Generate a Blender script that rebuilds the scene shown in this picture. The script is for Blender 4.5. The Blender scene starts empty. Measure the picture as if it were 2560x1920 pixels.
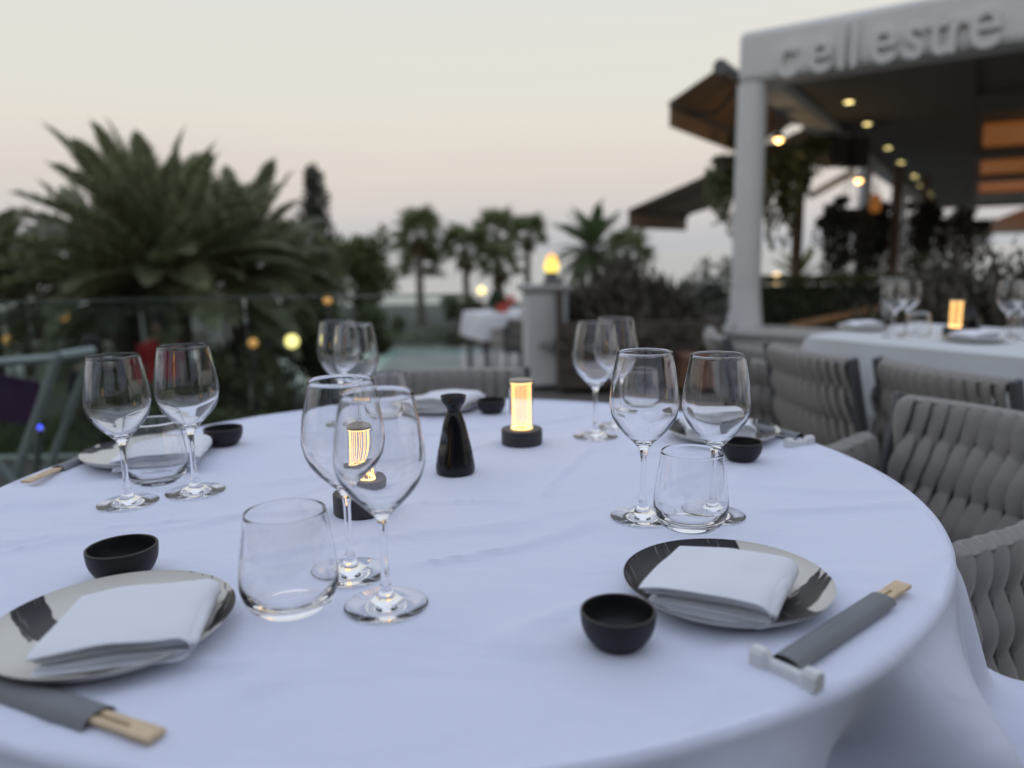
import bpy, bmesh, math, random
from mathutils import Vector, Matrix, noise

random.seed(7)
noise.seed_set(7)
PI = math.pi
D = bpy.data
SC = bpy.context.scene
COL = SC.collection

# ------------------------------------------------------------------ camera
HC = 1.1011
cam_d = D.cameras.new("camera")
cam = D.objects.new("camera", cam_d)
COL.objects.link(cam)
cam_d.sensor_width = 36.0
cam_d.lens = 27.19
cam_d.clip_start = 0.02
cam_d.clip_end = 20000
pitch, roll = math.radians(9.726), math.radians(-0.957)
fw = Vector((0, math.cos(pitch), -math.sin(pitch)))
up0 = Vector((0, math.sin(pitch), math.cos(pitch)))
rt0 = Vector((1, 0, 0))
rt = rt0 * math.cos(roll) + up0 * math.sin(roll)
up = up0 * math.cos(roll) - rt0 * math.sin(roll)
M = Matrix.Identity(4)
for i in range(3):
    M[i][0], M[i][1], M[i][2] = rt[i], up[i], -fw[i]
M[2][3] = HC
cam.matrix_world = M
cam_d.dof.use_dof = True
cam_d.dof.focus_distance = 0.98
cam_d.dof.aperture_fstop = 2.2
cam_d.dof.aperture_blades = 0
SC.camera = cam

# ------------------------------------------------------------------ sky
world = D.worlds.new("World")
SC.world = world
world.use_nodes = True
wn = world.node_tree.nodes
wl = world.node_tree.links
wn.clear()
w_out = wn.new("ShaderNodeOutputWorld")
w_bg = wn.new("ShaderNodeBackground")
w_tc = wn.new("ShaderNodeTexCoord")
w_sep = wn.new("ShaderNodeSeparateXYZ")
w_ramp = wn.new("ShaderNodeValToRGB")
w_sky = wn.new("ShaderNodeTexSky")
w_sky.sky_type = 'NISHITA'
w_sky.sun_disc = False
w_sky.sun_elevation = math.radians(1.0)
w_sky.sun_rotation = math.radians(200)
w_mul = wn.new("ShaderNodeMix")
w_mul.data_type = 'RGBA'
w_mul.blend_type = 'ADD'
w_mul.inputs[0].default_value = 0.03
wl.new(w_tc.outputs["Generated"], w_sep.inputs[0])
# soft streaks of thin cloud bend the bands a little
w_map = wn.new("ShaderNodeMapping")
w_map.inputs["Scale"].default_value = (1.2, 1.2, 9.0)
w_no = wn.new("ShaderNodeTexNoise")
w_no.inputs["Scale"].default_value = 1.6
w_no.inputs["Detail"].default_value = 3
wl.new(w_tc.outputs["Generated"], w_map.inputs[0])
wl.new(w_map.outputs[0], w_no.inputs["Vector"])
w_ma = wn.new("ShaderNodeMath"); w_ma.operation = 'MULTIPLY_ADD'
w_ma.inputs[1].default_value = 0.07
wl.new(w_no.outputs[0], w_ma.inputs[0])
w_ad = wn.new("ShaderNodeMath"); w_ad.operation = 'SUBTRACT'
w_ad.inputs[1].default_value = 0.035
wl.new(w_ma.outputs[0], w_ad.inputs[0])
wl.new(w_sep.outputs[2], w_ma.inputs[2])
wl.new(w_ad.outputs[0], w_ramp.inputs[0])
SKY = [(0.0, (.50, .52, .545)), (.025, (.555, .56, .575)), (.06, (.635, .605, .60)), (.10, (.70, .645, .60)), (.15, (.745, .695, .63)),
       (.20, (.745, .72, .655)), (.27, (.735, .722, .675)), (.33, (.715, .735, .725)), (.48, (.715, .775, .87)),
       (.72, (.72, .78, .94)), (1.0, (.71, .77, .96))]
el = w_ramp.color_ramp.elements
el[0].position, el[0].color = SKY[0][0], (*SKY[0][1], 1)
el[1].position, el[1].color = SKY[-1][0], (*SKY[-1][1], 1)
for p, c in SKY[1:-1]:
    e = el.new(p); e.color = (*c, 1)
wl.new(w_ramp.outputs[0], w_mul.inputs[6])
wl.new(w_sky.outputs[0], w_mul.inputs[7])
wl.new(w_mul.outputs[2], w_bg.inputs[0])
w_bg.inputs[1].default_value = 1.0
wl.new(w_bg.outputs[0], w_out.inputs[0])

# ------------------------------------------------------------------ last glow of the sun, behind the viewer
sd = D.lights.new("sun", 'SUN')
sd.energy = 0.12
sd.angle = math.radians(30)
sd.color = (1.0, .86, .72)
sun = D.objects.new("sun", sd)
COL.objects.link(sun)
sun.rotation_euler = (math.radians(62), 0, math.radians(-20))
sun.location = (0, -4, 6)

SC.view_settings.view_transform = 'Standard'
SC.view_settings.look = 'None'
SC.view_settings.exposure = 0.0
SC.view_settings.gamma = 1.0
SC.view_settings.use_curve_mapping = False
cy = SC.cycles
cy.use_denoising = True
cy.denoiser = 'OPENIMAGEDENOISE'
cy.max_bounces = 20
cy.transmission_bounces = 16
cy.glossy_bounces = 6
cy.diffuse_bounces = 4
cy.transparent_max_bounces = 16
cy.caustics_refractive = True
cy.caustics_reflective = True
cy.sample_clamp_indirect = 6.0
cy.blur_glossy = 0.0

# ================================================================== helpers
MATS = {}


def nodes_of(name):
    m = D.materials.new(name)
    m.use_nodes = True
    nt = m.node_tree
    return m, nt, nt.nodes["Principled BSDF"]


def mat(name, col, rough=.6, metal=0., var=.15, scale=6., bump=0., bscale=60., spec=.5, island=0., coord="Object", trans=0.):
    if name in MATS:
        return MATS[name]
    m, nt, b = nodes_of(name)
    N, L = nt.nodes, nt.links
    tc = N.new("ShaderNodeTexCoord")
    no = N.new("ShaderNodeTexNoise")
    no.inputs["Scale"].default_value = scale
    no.inputs["Detail"].default_value = 4
    L.new(tc.outputs[coord], no.inputs["Vector"])
    mr = N.new("ShaderNodeMapRange")
    mr.inputs["From Min"].default_value = .25
    mr.inputs["From Max"].default_value = .75
    mr.inputs["To Min"].default_value = 1 - var
    mr.inputs["To Max"].default_value = 1 + var
    L.new(no.outputs[0], mr.inputs[0])
    mx = N.new("ShaderNodeVectorMath"); mx.operation = 'SCALE'
    mx.inputs[0].default_value = col
    last = mr.outputs[0]
    if island:
        ge = N.new("ShaderNodeNewGeometry")
        m2 = N.new("ShaderNodeMapRange")
        m2.inputs["To Min"].default_value = 1 - island
        m2.inputs["To Max"].default_value = 1 + island
        L.new(ge.outputs["Random Per Island"], m2.inputs[0])
        mm = N.new("ShaderNodeMath"); mm.operation = 'MULTIPLY'
        L.new(last, mm.inputs[0]); L.new(m2.outputs[0], mm.inputs[1])
        last = mm.outputs[0]
    L.new(last, mx.inputs["Scale"])
    L.new(mx.outputs[0], b.inputs["Base Color"])
    b.inputs["Roughness"].default_value = rough
    b.inputs["Metallic"].default_value = metal
    b.inputs["Specular IOR Level"].default_value = spec
    if trans:
        # thin leaf: part of the light passes through
        tr = N.new("ShaderNodeBsdfTranslucent")
        br = N.new("ShaderNodeVectorMath"); br.operation = 'SCALE'
        L.new(mx.outputs[0], br.inputs[0]); br.inputs["Scale"].default_value = 1.7
        L.new(br.outputs[0], tr.inputs["Color"])
        ms = N.new("ShaderNodeMixShader"); ms.inputs[0].default_value = trans
        L.new(b.outputs[0], ms.inputs[1]); L.new(tr.outputs[0], ms.inputs[2])
        L.new(ms.outputs[0], N["Material Output"].inputs["Surface"])
    if bump:
        n2 = N.new("ShaderNodeTexNoise")
        n2.inputs["Scale"].default_value = bscale
        n2.inputs["Detail"].default_value = 5
        L.new(tc.outputs[coord], n2.inputs["Vector"])
        bp = N.new("ShaderNodeBump")
        bp.inputs["Strength"].default_value = bump
        bp.inputs["Distance"].default_value = .01
        L.new(n2.outputs[0], bp.inputs["Height"])
        L.new(bp.outputs[0], b.inputs["Normal"])
    MATS[name] = m
    return m


def glow(name, col, strength):
    if name in MATS:
        return MATS[name]
    m, nt, b = nodes_of(name)
    b.inputs["Base Color"].default_value = (*[min(1, c) for c in col], 1)
    b.inputs["Emission Color"].default_value = (*col, 1)
    b.inputs["Emission Strength"].default_value = strength
    MATS[name] = m
    return m


def glassmat(name, ior=1.5, tint=(1, 1, 1)):
    if name in MATS:
        return MATS[name]
    m = D.materials.new(name)
    m.use_nodes = True
    N, L = m.node_tree.nodes, m.node_tree.links
    N.clear()
    o = N.new("ShaderNodeOutputMaterial")
    g = N.new("ShaderNodeBsdfGlass")
    g.inputs["IOR"].default_value = ior
    g.inputs["Roughness"].default_value = 0.0
    # the faintest water marks and dust on the surface
    tc = N.new("ShaderNodeTexCoord")
    no = N.new("ShaderNodeTexNoise")
    no.inputs["Scale"].default_value = 45
    no.inputs["Detail"].default_value = 4
    L.new(tc.outputs["Object"], no.inputs["Vector"])
    mr = N.new("ShaderNodeMapRange")
    mr.inputs["From Min"].default_value = .35
    mr.inputs["From Max"].default_value = .8
    mr.inputs["To Min"].default_value = 1.0
    mr.inputs["To Max"].default_value = .982
    L.new(no.outputs[0], mr.inputs[0])
    vm = N.new("ShaderNodeVectorMath"); vm.operation = 'SCALE'
    vm.inputs[0].default_value = tint
    L.new(mr.outputs[0], vm.inputs["Scale"])
    L.new(vm.outputs[0], g.inputs["Color"])
    L.new(g.outputs[0], o.inputs[0])
    MATS[name] = m
    return m


def pane_mat(name, tint, refl=.12):
    """thin pane: see-through with a little tint and mirror reflection"""
    if name in MATS:
        return MATS[name]
    m = D.materials.new(name)
    m.use_nodes = True
    N, L = m.node_tree.nodes, m.node_tree.links
    N.clear()
    o = N.new("ShaderNodeOutputMaterial")
    t = N.new("ShaderNodeBsdfTransparent"); t.inputs[0].default_value = (*tint, 1)
    g = N.new("ShaderNodeBsdfGlossy"); g.inputs["Roughness"].default_value = .02
    g.inputs["Color"].default_value = (.92, .96, .95, 1)
    fr = N.new("ShaderNodeFresnel"); fr.inputs[0].default_value = 1.22
    mx = N.new("ShaderNodeMixShader")
    L.new(fr.outputs[0], mx.inputs[0]); L.new(t.outputs[0], mx.inputs[1]); L.new(g.outputs[0], mx.inputs[2])
    L.new(mx.outputs[0], o.inputs[0])
    MATS[name] = m
    return m


class MB:
    """gathers geometry for one mesh"""
    def __init__(s):
        s.v, s.f = [], []

    def add(s, vs, fs):
        o = len(s.v)
        s.v += [tuple(v) for v in vs]
        s.f += [tuple(i + o for i in f) for f in fs]

    def box(s, c, size, rot=None):
        x, y, z = size[0] / 2, size[1] / 2, size[2] / 2
        vs = [Vector((a * x, b * y, d * z)) for a in (-1, 1) for b in (-1, 1) for d in (-1, 1)]
        if rot is not None:
            vs = [rot @ v for v in vs]
        c = Vector(c)
        s.add([v + c for v in vs], [(0, 1, 3, 2), (4, 6, 7, 5), (0, 4, 5, 1), (2, 3, 7, 6), (0, 2, 6, 4), (1, 5, 7, 3)])

    def tube(s, pts, r, n=8, caps=True):
        pts = [Vector(p) for p in pts]
        rs = r if isinstance(r, (list, tuple)) else [r] * len(pts)
        base = len(s.v)
        vs = []
        for i, p in enumerate(pts):
            t = (pts[min(i + 1, len(pts) - 1)] - pts[max(i - 1, 0)]).normalized()
            a = Vector((0, 0, 1)) if abs(t.z) < .9 else Vector((1, 0, 0))
            e1 = t.cross(a).normalized(); e2 = t.cross(e1)
            for k in range(n):
                an = 2 * PI * k / n
                vs.append(p + (e1 * math.cos(an) + e2 * math.sin(an)) * rs[i])
        fs = []
        for i in range(len(pts) - 1):
            for k in range(n):
                k2 = (k + 1) % n
                fs.append((i * n + k, i * n + k2, (i + 1) * n + k2, (i + 1) * n + k))
        if caps:
            fs.append(tuple(range(n))[::-1])
            fs.append(tuple((len(pts) - 1) * n + k for k in range(n)))
        s.add(vs, fs)

    def lathe(s, prof, n=64, c=(0, 0, 0)):
        """prof: (r, z) list; r = 0 makes a pole"""
        vs, rows = [], []
        for r, z in prof:
            if r < 1e-6:
                rows.append([len(vs)]); vs.append((c[0], c[1], z + c[2]))
            else:
                rows.append(list(range(len(vs), len(vs) + n)))
                vs += [(c[0] + r * math.cos(2 * PI * k / n), c[1] + r * math.sin(2 * PI * k / n), z + c[2]) for k in range(n)]
        fs = []
        for a, b in zip(rows[:-1], rows[1:]):
            for k in range(n):
                k2 = (k + 1) % n
                if len(a) == 1 and len(b) == 1:
                    continue
                if len(a) == 1:
                    fs.append((a[0], b[k2], b[k]))
                elif len(b) == 1:
                    fs.append((a[k], a[k2], b[0]))
                else:
                    fs.append((a[k], a[k2], b[k2], b[k]))
        s.add(vs, fs)

    def mesh(s, name, m, smooth=False):
        me = D.meshes.new(name)
        me.from_pydata(s.v, [], s.f)
        if m is not None:
            me.materials.append(m)
        if smooth:
            me.shade_smooth()
        if smooth:
            me.set_sharp_from_angle(angle=math.radians(42))
        me.update()
        return me

    def build(s, name, m, parent=None, smooth=False, bevel=0., loc=None, rot=None):
        return link(name, s.mesh(name, m, smooth), parent, loc, rot, bevel)


def link(name, me, parent=None, loc=None, rot=None, bevel=0.):
    o = D.objects.new(name, me)
    COL.objects.link(o)
    if parent is not None:
        o.parent = parent
    if loc is not None:
        o.location = loc
    if rot is not None:
        o.rotation_euler = rot
    if bevel:
        b = o.modifiers.new("bevel", 'BEVEL')
        b.width = bevel; b.segments = 2; b.limit_method = 'ANGLE'; b.angle_limit = .6
    return o


def tag(o, label=None, cat=None, group=None, kind=None):
    if label: o["label"] = label
    if cat: o["category"] = cat
    if group: o["group"] = group
    if kind: o["kind"] = kind
    return o


def thing(name, label, cat, loc=(0, 0, 0), rz=0., group=None):
    o = D.objects.new(name, None)
    COL.objects.link(o)
    o.empty_display_size = .05
    o.location = loc
    o.rotation_euler = (0, 0, rz)
    return tag(o, label, cat, group)


def copy_tree(o, loc, rz=0., label=None, scale=None):
    def rec(src, par):
        c = src.copy(); COL.objects.link(c); c.parent = par
        for k in list(src.children):
            rec(k, c)
        return c
    c = rec(o, None)
    c.location = loc; c.rotation_euler = (0, 0, rz)
    if label: c["label"] = label
    if scale: c.scale = scale
    return c


def smooth_prof(pts, k=4):
    """Catmull-Rom through profile points"""
    out = []
    P = [pts[0]] + list(pts) + [pts[-1]]
    for i in range(1, len(P) - 2):
        for j in range(k):
            t = j / k
            q = []
            for d in range(2):
                a, b, c, e = P[i - 1][d], P[i][d], P[i + 1][d], P[i + 2][d]
                q.append(.5 * (2 * b + (c - a) * t + (2 * a - 5 * b + 4 * c - e) * t * t + (3 * b - a - 3 * c + e) * t ** 3))
            out.append((max(q[0], 0.), q[1]))
    out.append(pts[-1])
    return out


# ------------------------------------------------------------------ shared materials
M_white = mat("white_plaster", (.60, .61, .605), .7, var=.06, scale=2, bump=.15, bscale=20)
M_dark_metal = mat("dark_grey_metal", (.085, .09, .10), .45, var=.1)
M_steel = mat("brushed_steel", (.36, .37, .38), .42, metal=.9, var=.08)
M_black_matte = mat("matte_black_ceramic", (.010, .0105, .013), .5, var=.2, scale=40, spec=.4, bump=.05, bscale=500)
M_rim = mat("bare_clay_rim", (.045, .040, .036), .6, var=.2, scale=60)
M_black_gloss = mat("glossy_black_glaze", (.006, .0065, .008), .16, var=.2, scale=30, bump=.10, bscale=55, spec=.35)
M_glass = glassmat("clear_glass")
M_wood_light = mat("pale_bamboo", (.62, .47, .30), .55, var=.14, scale=90, bump=.1, bscale=200)
M_sleeve = mat("grey_paper", (.185, .195, .205), .75, var=.05, scale=30, bump=.12, bscale=300)
M_ceramic = mat("white_ceramic", (.66, .67, .67), .3, var=.05, scale=60, bump=.05, bscale=200)
M_lamp_base = mat("charcoal_lamp_metal", (.028, .027, .028), .5, var=.1, scale=80, bump=.04, bscale=500)
M_bark = mat("palm_bark", (.13, .11, .09), .9, var=.3, scale=10, bump=.6, bscale=20)
M_trunk = mat("tree_bark", (.10, .085, .07), .9, var=.3, scale=8, bump=.5, bscale=20)
M_palm = mat("palm_green", (.175, .190, .105), .5, var=.25, scale=1.5, island=.45, trans=.45)
M_palm_far = mat("fan_palm_green", (.11, .13, .062), .55, var=.25, scale=1.5, island=.4, trans=.45)
M_palm_dry = mat("dry_palm_thatch", (.16, .12, .07), .8, var=.25, scale=3, island=.4, trans=.45)
M_leaf_dark = mat("dark_leaf", (.095, .112, .055), .5, var=.3, scale=1.2, island=.5, trans=.45)
M_leaf_mid = mat("mid_leaf", (.115, .135, .050), .55, var=.3, scale=1.2, island=.45, trans=.45)
M_leaf_olive = mat("grey_olive_leaf", (.105, .125, .105), .6, var=.25, scale=2, island=.4, trans=.45)
M_cypress = mat("cypress_leaf", (.050, .058, .040), .7, var=.3, scale=2, island=.4)
M_red_grass = mat("dark_red_grass", (.060, .054, .036), .7, var=.3, scale=3, island=.5)
M_strap = None


def strap_material():
    m, nt, b = nodes_of("grey_woven_strap")
    N, L = nt.nodes, nt.links
    tc = N.new("ShaderNodeTexCoord")
    no = N.new("ShaderNodeTexNoise"); no.inputs["Scale"].default_value = 14
    L.new(tc.outputs["Object"], no.inputs["Vector"])
    cr = N.new("ShaderNodeValToRGB")
    cr.color_ramp.elements[0].position = .3
    cr.color_ramp.elements[0].color = (.205, .195, .180, 1)
    cr.color_ramp.elements[1].position = .75
    cr.color_ramp.elements[1].color = (.280, .266, .245, 1)
    L.new(no.outputs[0], cr.inputs[0])
    L.new(cr.outputs[0], b.inputs["Base Color"])
    b.inputs["Roughness"].default_value = .85
    b.inputs["Sheen Weight"].default_value = .25
    w1 = N.new("ShaderNodeTexChecker"); w1.inputs["Scale"].default_value = 420
    L.new(tc.outputs["Object"], w1.inputs["Vector"])
    bp = N.new("ShaderNodeBump"); bp.inputs["Strength"].default_value = .25; bp.inputs["Distance"].default_value = .0006
    L.new(w1.outputs["Fac"], bp.inputs["Height"])
    L.new(bp.outputs[0], b.inputs["Normal"])
    return m


def cloth_material(name, col=(.695, .735, .86), wr=.6):
    m, nt, b = nodes_of(name)
    N, L = nt.nodes, nt.links
    tc = N.new("ShaderNodeTexCoord")
    no = N.new("ShaderNodeTexNoise"); no.inputs["Scale"].default_value = 900; no.inputs["Detail"].default_value = 2
    n2 = N.new("ShaderNodeTexNoise"); n2.inputs["Scale"].default_value = 7; n2.inputs["Detail"].default_value = 3
    n2.inputs["Distortion"].default_value = .6
    mp = N.new("ShaderNodeMapping"); mp.inputs["Scale"].default_value = (.55, 1.6, 1.0); mp.inputs["Rotation"].default_value = (0, 0, .25)
    L.new(tc.outputs["Object"], mp.inputs[0])
    L.new(mp.outputs[0], n2.inputs["Vector"])
    L.new(tc.outputs["Object"], no.inputs["Vector"])
    wv = N.new("ShaderNodeTexWave"); wv.inputs["Scale"].default_value = 260; wv.bands_direction = 'X'
    wv.inputs["Distortion"].default_value = .4
    L.new(tc.outputs["Object"], wv.inputs["Vector"])
    b1 = N.new("ShaderNodeBump"); b1.inputs["Strength"].default_value = wr; b1.inputs["Distance"].default_value = .012
    L.new(n2.outputs[0], b1.inputs["Height"])
    b2 = N.new("ShaderNodeBump"); b2.inputs["Strength"].default_value = .22; b2.inputs["Distance"].default_value = .0006
    ad = N.new("ShaderNodeMath"); ad.operation = 'ADD'
    L.new(no.outputs[0], ad.inputs[0]); L.new(wv.outputs["Fac"], ad.inputs[1])
    L.new(ad.outputs[0], b2.inputs["Height"])
    L.new(b1.outputs[0], b2.inputs["Normal"])
    L.new(b2.outputs[0], b.inputs["Normal"])
    mr = N.new("ShaderNodeMapRange"); mr.inputs["To Min"].default_value = .96; mr.inputs["To Max"].default_value = 1.03
    L.new(no.outputs[0], mr.inputs[0])
    vm = N.new("ShaderNodeVectorMath"); vm.operation = 'SCALE'; vm.inputs[0].default_value = col
    L.new(mr.outputs[0], vm.inputs["Scale"])
    L.new(vm.outputs[0], b.inputs["Base Color"])
    b.inputs["Roughness"].default_value = .9
    b.inputs["Sheen Weight"].default_value = .12
    b.inputs["Specular IOR Level"].default_value = .2
    return m


M_strap = strap_material()
M_cloth = cloth_material("white_tablecloth_linen")
M_napkin = cloth_material("white_napkin_linen", (.745, .765, .815), .10)

# ================================================================== ground, water
def ground_z(x, y):
    """terrace 0 near the tables; falls away to the garden on the left, the shore beyond"""
    def ss(a, b, t):
        t = min(1, max(0, (t - a) / (b - a))); return t * t * (3 - 2 * t)
    edge = 4.35 if x < -.2 else 4.35 + min(1, (x + .2) / 1.0) * 6.0
    z = -1.45 * ss(edge + .2, edge + 1.0, y)
    z -= 0.75 * ss(9.5, 13, y - .25 * max(0, x))
    z -= 6.0 * ss(52, 70, y)
    return z


gm = MB()
ys = [-6, -3, 0, 2, 3.5, 4.3, 4.6, 4.8, 5, 5.2, 5.4, 6, 7, 8, 9, 10, 10.6, 10.9, 11.2, 11.5, 12, 13, 14, 15, 17, 20, 24, 28, 33, 38, 44, 50, 54, 58, 62, 66, 70, 90, 130]
xs = [-160, -80, -40, -24, -16, -12, -9, -7, -5, -4, -3, -2, -1, -.6, -.4, -.2, 0, .2, .4, .6, .8, 1, 1.5, 2, 3, 4, 6, 9, 13, 18, 25, 40, 80, 160]
vv = [(x, y, ground_z(x, y) - (.06 if y < 10 else 0)) for y in ys for x in xs]
nx = len(xs)
gm.add(vv, [(j * nx + i, j * nx + i + 1, (j + 1) * nx + i + 1, (j + 1) * nx + i) for j in range(len(ys) - 1) for i in range(nx - 1)])
M_ground = mat("garden_ground", (.085, .085, .07), .95, var=.45, scale=.9, bump=.5, bscale=8)
tag(gm.build("ground", M_ground, smooth=True), kind="structure")


def sea_material():
    m, nt, b = nodes_of("sea_water")
    N, L = nt.nodes, nt.links
    b.inputs["Base Color"].default_value = (.33, .385, .36, 1)
    b.inputs["Roughness"].default_value = .15
    b.inputs["IOR"].default_value = 1.33
    tc = N.new("ShaderNodeTexCoord")
    mp = N.new("ShaderNodeMapping"); mp.inputs["Scale"].default_value = (.05, .18, 1)
    no = N.new("ShaderNodeTexNoise"); no.inputs["Scale"].default_value = 2; no.inputs["Detail"].default_value = 6
    L.new(tc.outputs["Object"], mp.inputs[0]); L.new(mp.outputs[0], no.inputs["Vector"])
    bp = N.new("ShaderNodeBump"); bp.inputs["Strength"].default_value = .18; bp.inputs["Distance"].default_value = .2
    L.new(no.outputs[0], bp.inputs["Height"]); L.new(bp.outputs[0], b.inputs["Normal"])
    return m


sea = MB()
sea.add([(-9000, 60, -7.2), (9000, 60, -7.2), (9000, 12000, -7.2), (-9000, 12000, -7.2)], [(0, 1, 2, 3)])
tag(sea.build("sea", sea_material()), kind="structure")

# pool below the terrace: coping is a structure, the water a sheet
M_pool = mat("pool_water", (.22, .42, .42), .08, var=.12, scale=.8, bump=.15, bscale=6)
M_stone = mat("pale_stone", (.33, .33, .31), .8, var=.2, scale=2, bump=.3, bscale=15)
pd = MB()
pd.box((-3.5, 22.0, -2.19), (20, 11.0, .10))
tag(pd.build("pool_deck", M_stone), kind="structure")
pw = MB()
pw.add([(-12.5, 18.2, -2.125), (4.8, 18.2, -2.125), (4.8, 25.6, -2.125), (-12.5, 25.6, -2.125)], [(0, 1, 2, 3)])
tag(pw.build("pool_water", M_pool), kind="structure")

# terrace floor with its tiles
tf = MB()
tf.add([(-6, -3, -.045), (6.5, -3, -.045), (6.5, 10.6, -.045), (1.2, 10.6, -.045), (-.4, 4.5, -.045), (-6, 4.5, -.045)], [(0, 1, 2, 3, 4, 5)])
M_grout = mat("tile_grout", (.11, .10, .09), .95, var=.2, scale=10)
floor = tag(tf.build("terrace_floor", M_grout), kind="structure")
M_tile = mat("brown_stone_tile", (.20, .175, .145), .75, var=.22, scale=5, bump=.25, bscale=40)
tb = MB(); tb.box((0, 0, 0), (.592, .292, .03))
tile_me = tb.mesh("tile", M_tile)
for j in range(16):
    for i in range(8):
        x = .15 + i * .6 + (.3 if j % 2 else 0)
        y = .55 + j * .3
        o = link("tile", tile_me, floor, (x, y, -.028 + random.uniform(-.0015, .0015)))
        o.rotation_euler = (0, 0, random.uniform(-.002, .002))

# ================================================================== foliage builders
def leaf_cloud(mb, n, c, rad, size, hollow=.35, droop=0., seed=0, clumps=0, aspect=.45):
    """n bent leaves spread through an ellipsoid; clumps > 0 gathers them in uneven bunches"""
    rnd = random.Random(seed)
    cs = None
    if clumps:
        cs = []
        for _ in range(clumps):
            d = Vector((rnd.gauss(0, 1), rnd.gauss(0, 1), rnd.gauss(0, 1))).normalized() * rnd.uniform(.45, .95)
            cs.append((d, rnd.uniform(.18, .42)))
    for _ in range(n):
        if cs:
            d, r = rnd.choice(cs)
            v = Vector((rnd.gauss(0, 1), rnd.gauss(0, 1), rnd.gauss(0, 1))).normalized() * r * rnd.random() ** .5
            p = d + v
        else:
            d = Vector((rnd.gauss(0, 1), rnd.gauss(0, 1), rnd.gauss(0, 1))).normalized()
            p = d * (hollow + (1 - hollow) * rnd.random() ** .6)
        q = Vector((c[0] + p.x * rad[0], c[1] + p.y * rad[1], c[2] + p.z * rad[2]))
        ax = (p.normalized() * .6 + Vector((rnd.gauss(0, .6), rnd.gauss(0, .6), rnd.gauss(0, .6) - droop))).normalized()
        sd_ = ax.cross(Vector((rnd.gauss(0, 1), rnd.gauss(0, 1), rnd.gauss(0, 1)))).normalized()
        l = size * rnd.uniform(.6, 1.35); w = l * aspect
        nn = ax.cross(sd_)
        mb.add([q - ax * l * .5, q + sd_ * w * .5 + nn * w * .15, q + ax * l * .5, q - sd_ * w * .5 + nn * w * .15], [(0, 1, 2, 3)])


def tree(name, label, cat, base, h, crown_c, rad, n, size, m, seed, group=None, tr=.12, clumps=14, mt=None):
    t = thing(name, label, cat, base, 0, group)
    tm = MB()
    b = Vector((0, 0, 0)); top = Vector((crown_c[0] * .8, crown_c[1] * .8, crown_c[2]))
    tm.tube([b, b.lerp(top, .4) + Vector((.05, 0, 0)), top], [tr, tr * .75, tr * .4], 8)
    rnd = random.Random(seed + 50)
    for k in range(6):
        a = rnd.uniform(0, 2 * PI)
        s = b.lerp(top, rnd.uniform(.55, .9))
        tm.tube([s, s + Vector((math.cos(a) * rad[0] * .6, math.sin(a) * rad[1] * .6, rad[2] * rnd.uniform(.1, .6)))], [tr * .4, tr * .12], 6)
    tm.build("trunk", mt or M_trunk, t, True)
    cm = MB()
    leaf_cloud(cm, n, crown_c, rad, size, .3, 0, seed, clumps)
    leaf_cloud(cm, n // 3, crown_c, (rad[0] * .8, rad[1] * .8, rad[2] * .8), size, .0, 0, seed + 1, 0)
    cm.build("crown", m, t)
    return t


def bush(name, label, cat, base, rad, n, size, m, seed, group=None, clumps=10):
    t = thing(name, label, cat, base, 0, group)
    sm = MB()
    rnd = random.Random(seed)
    for k in range(5):
        a = 2 * PI * k / 5 + rnd.random()
        sm.tube([(0, 0, 0), (math.cos(a) * rad[0] * .3, math.sin(a) * rad[1] * .3, rad[2] * .9)], [.018, .007], 5)
    sm.build("stem", M_trunk, t)
    cm = MB()
    leaf_cloud(cm, n, (0, 0, rad[2]), rad, size, .25, 0, seed, clumps)
    leaf_cloud(cm, n // 2, (0, 0, rad[2] * .95), (rad[0] * .85, rad[1] * .85, rad[2] * .9), size, 0, 0, seed + 3, 0)
    cm.build("foliage", m, t)
    return t


def frond_mesh(name, L, m, n=34, arch=.9, width=.32, seed=0, vee=.35):
    """feather frond along +X from the origin, arching down; leaflets both sides"""
    rnd = random.Random(seed)
    mb = MB()
    pts = []
    for i in range(13):
        t = i / 12
        a = -arch * t * t
        pts.append(Vector((L * (t - .14 * arch * t ** 3), 0, L * (-.38 * arch * t ** 2.2))))
    mb.tube(pts, [.022 * (1 - .85 * i / 12) * L / 2 for i in range(13)], 4)
    for i in range(n):
        t = .16 + .84 * i / (n - 1)
        k = t * 12; a = min(int(k), 11); p = pts[a].lerp(pts[a + 1], k - a)
        tan = (pts[a + 1] - pts[a]).normalized()
        for s in (-1, 1):
            l = width * L * .5 * (math.sin(PI * min(1, t * .9 + .12)) ** .7) * rnd.uniform(.85, 1.1)
            d = (tan * .75 + Vector((0, s * .8, vee + rnd.uniform(-.12, .12)))).normalized()
            e = p + d * l + Vector((0, 0, -.12 * l))
            w = tan * (.016 * L)
            mb.add([p - w, p + w * .6, e], [(0, 1, 2)])
            mid = p.lerp(e, .5)
            up_ = Vector((0, 0, .012 * L))
            mb.add([p + up_ * .2, mid + w * 1.1, e, mid - w * 1.1], [(0, 1, 2, 3)])
    return mb.mesh(name, m)


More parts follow.
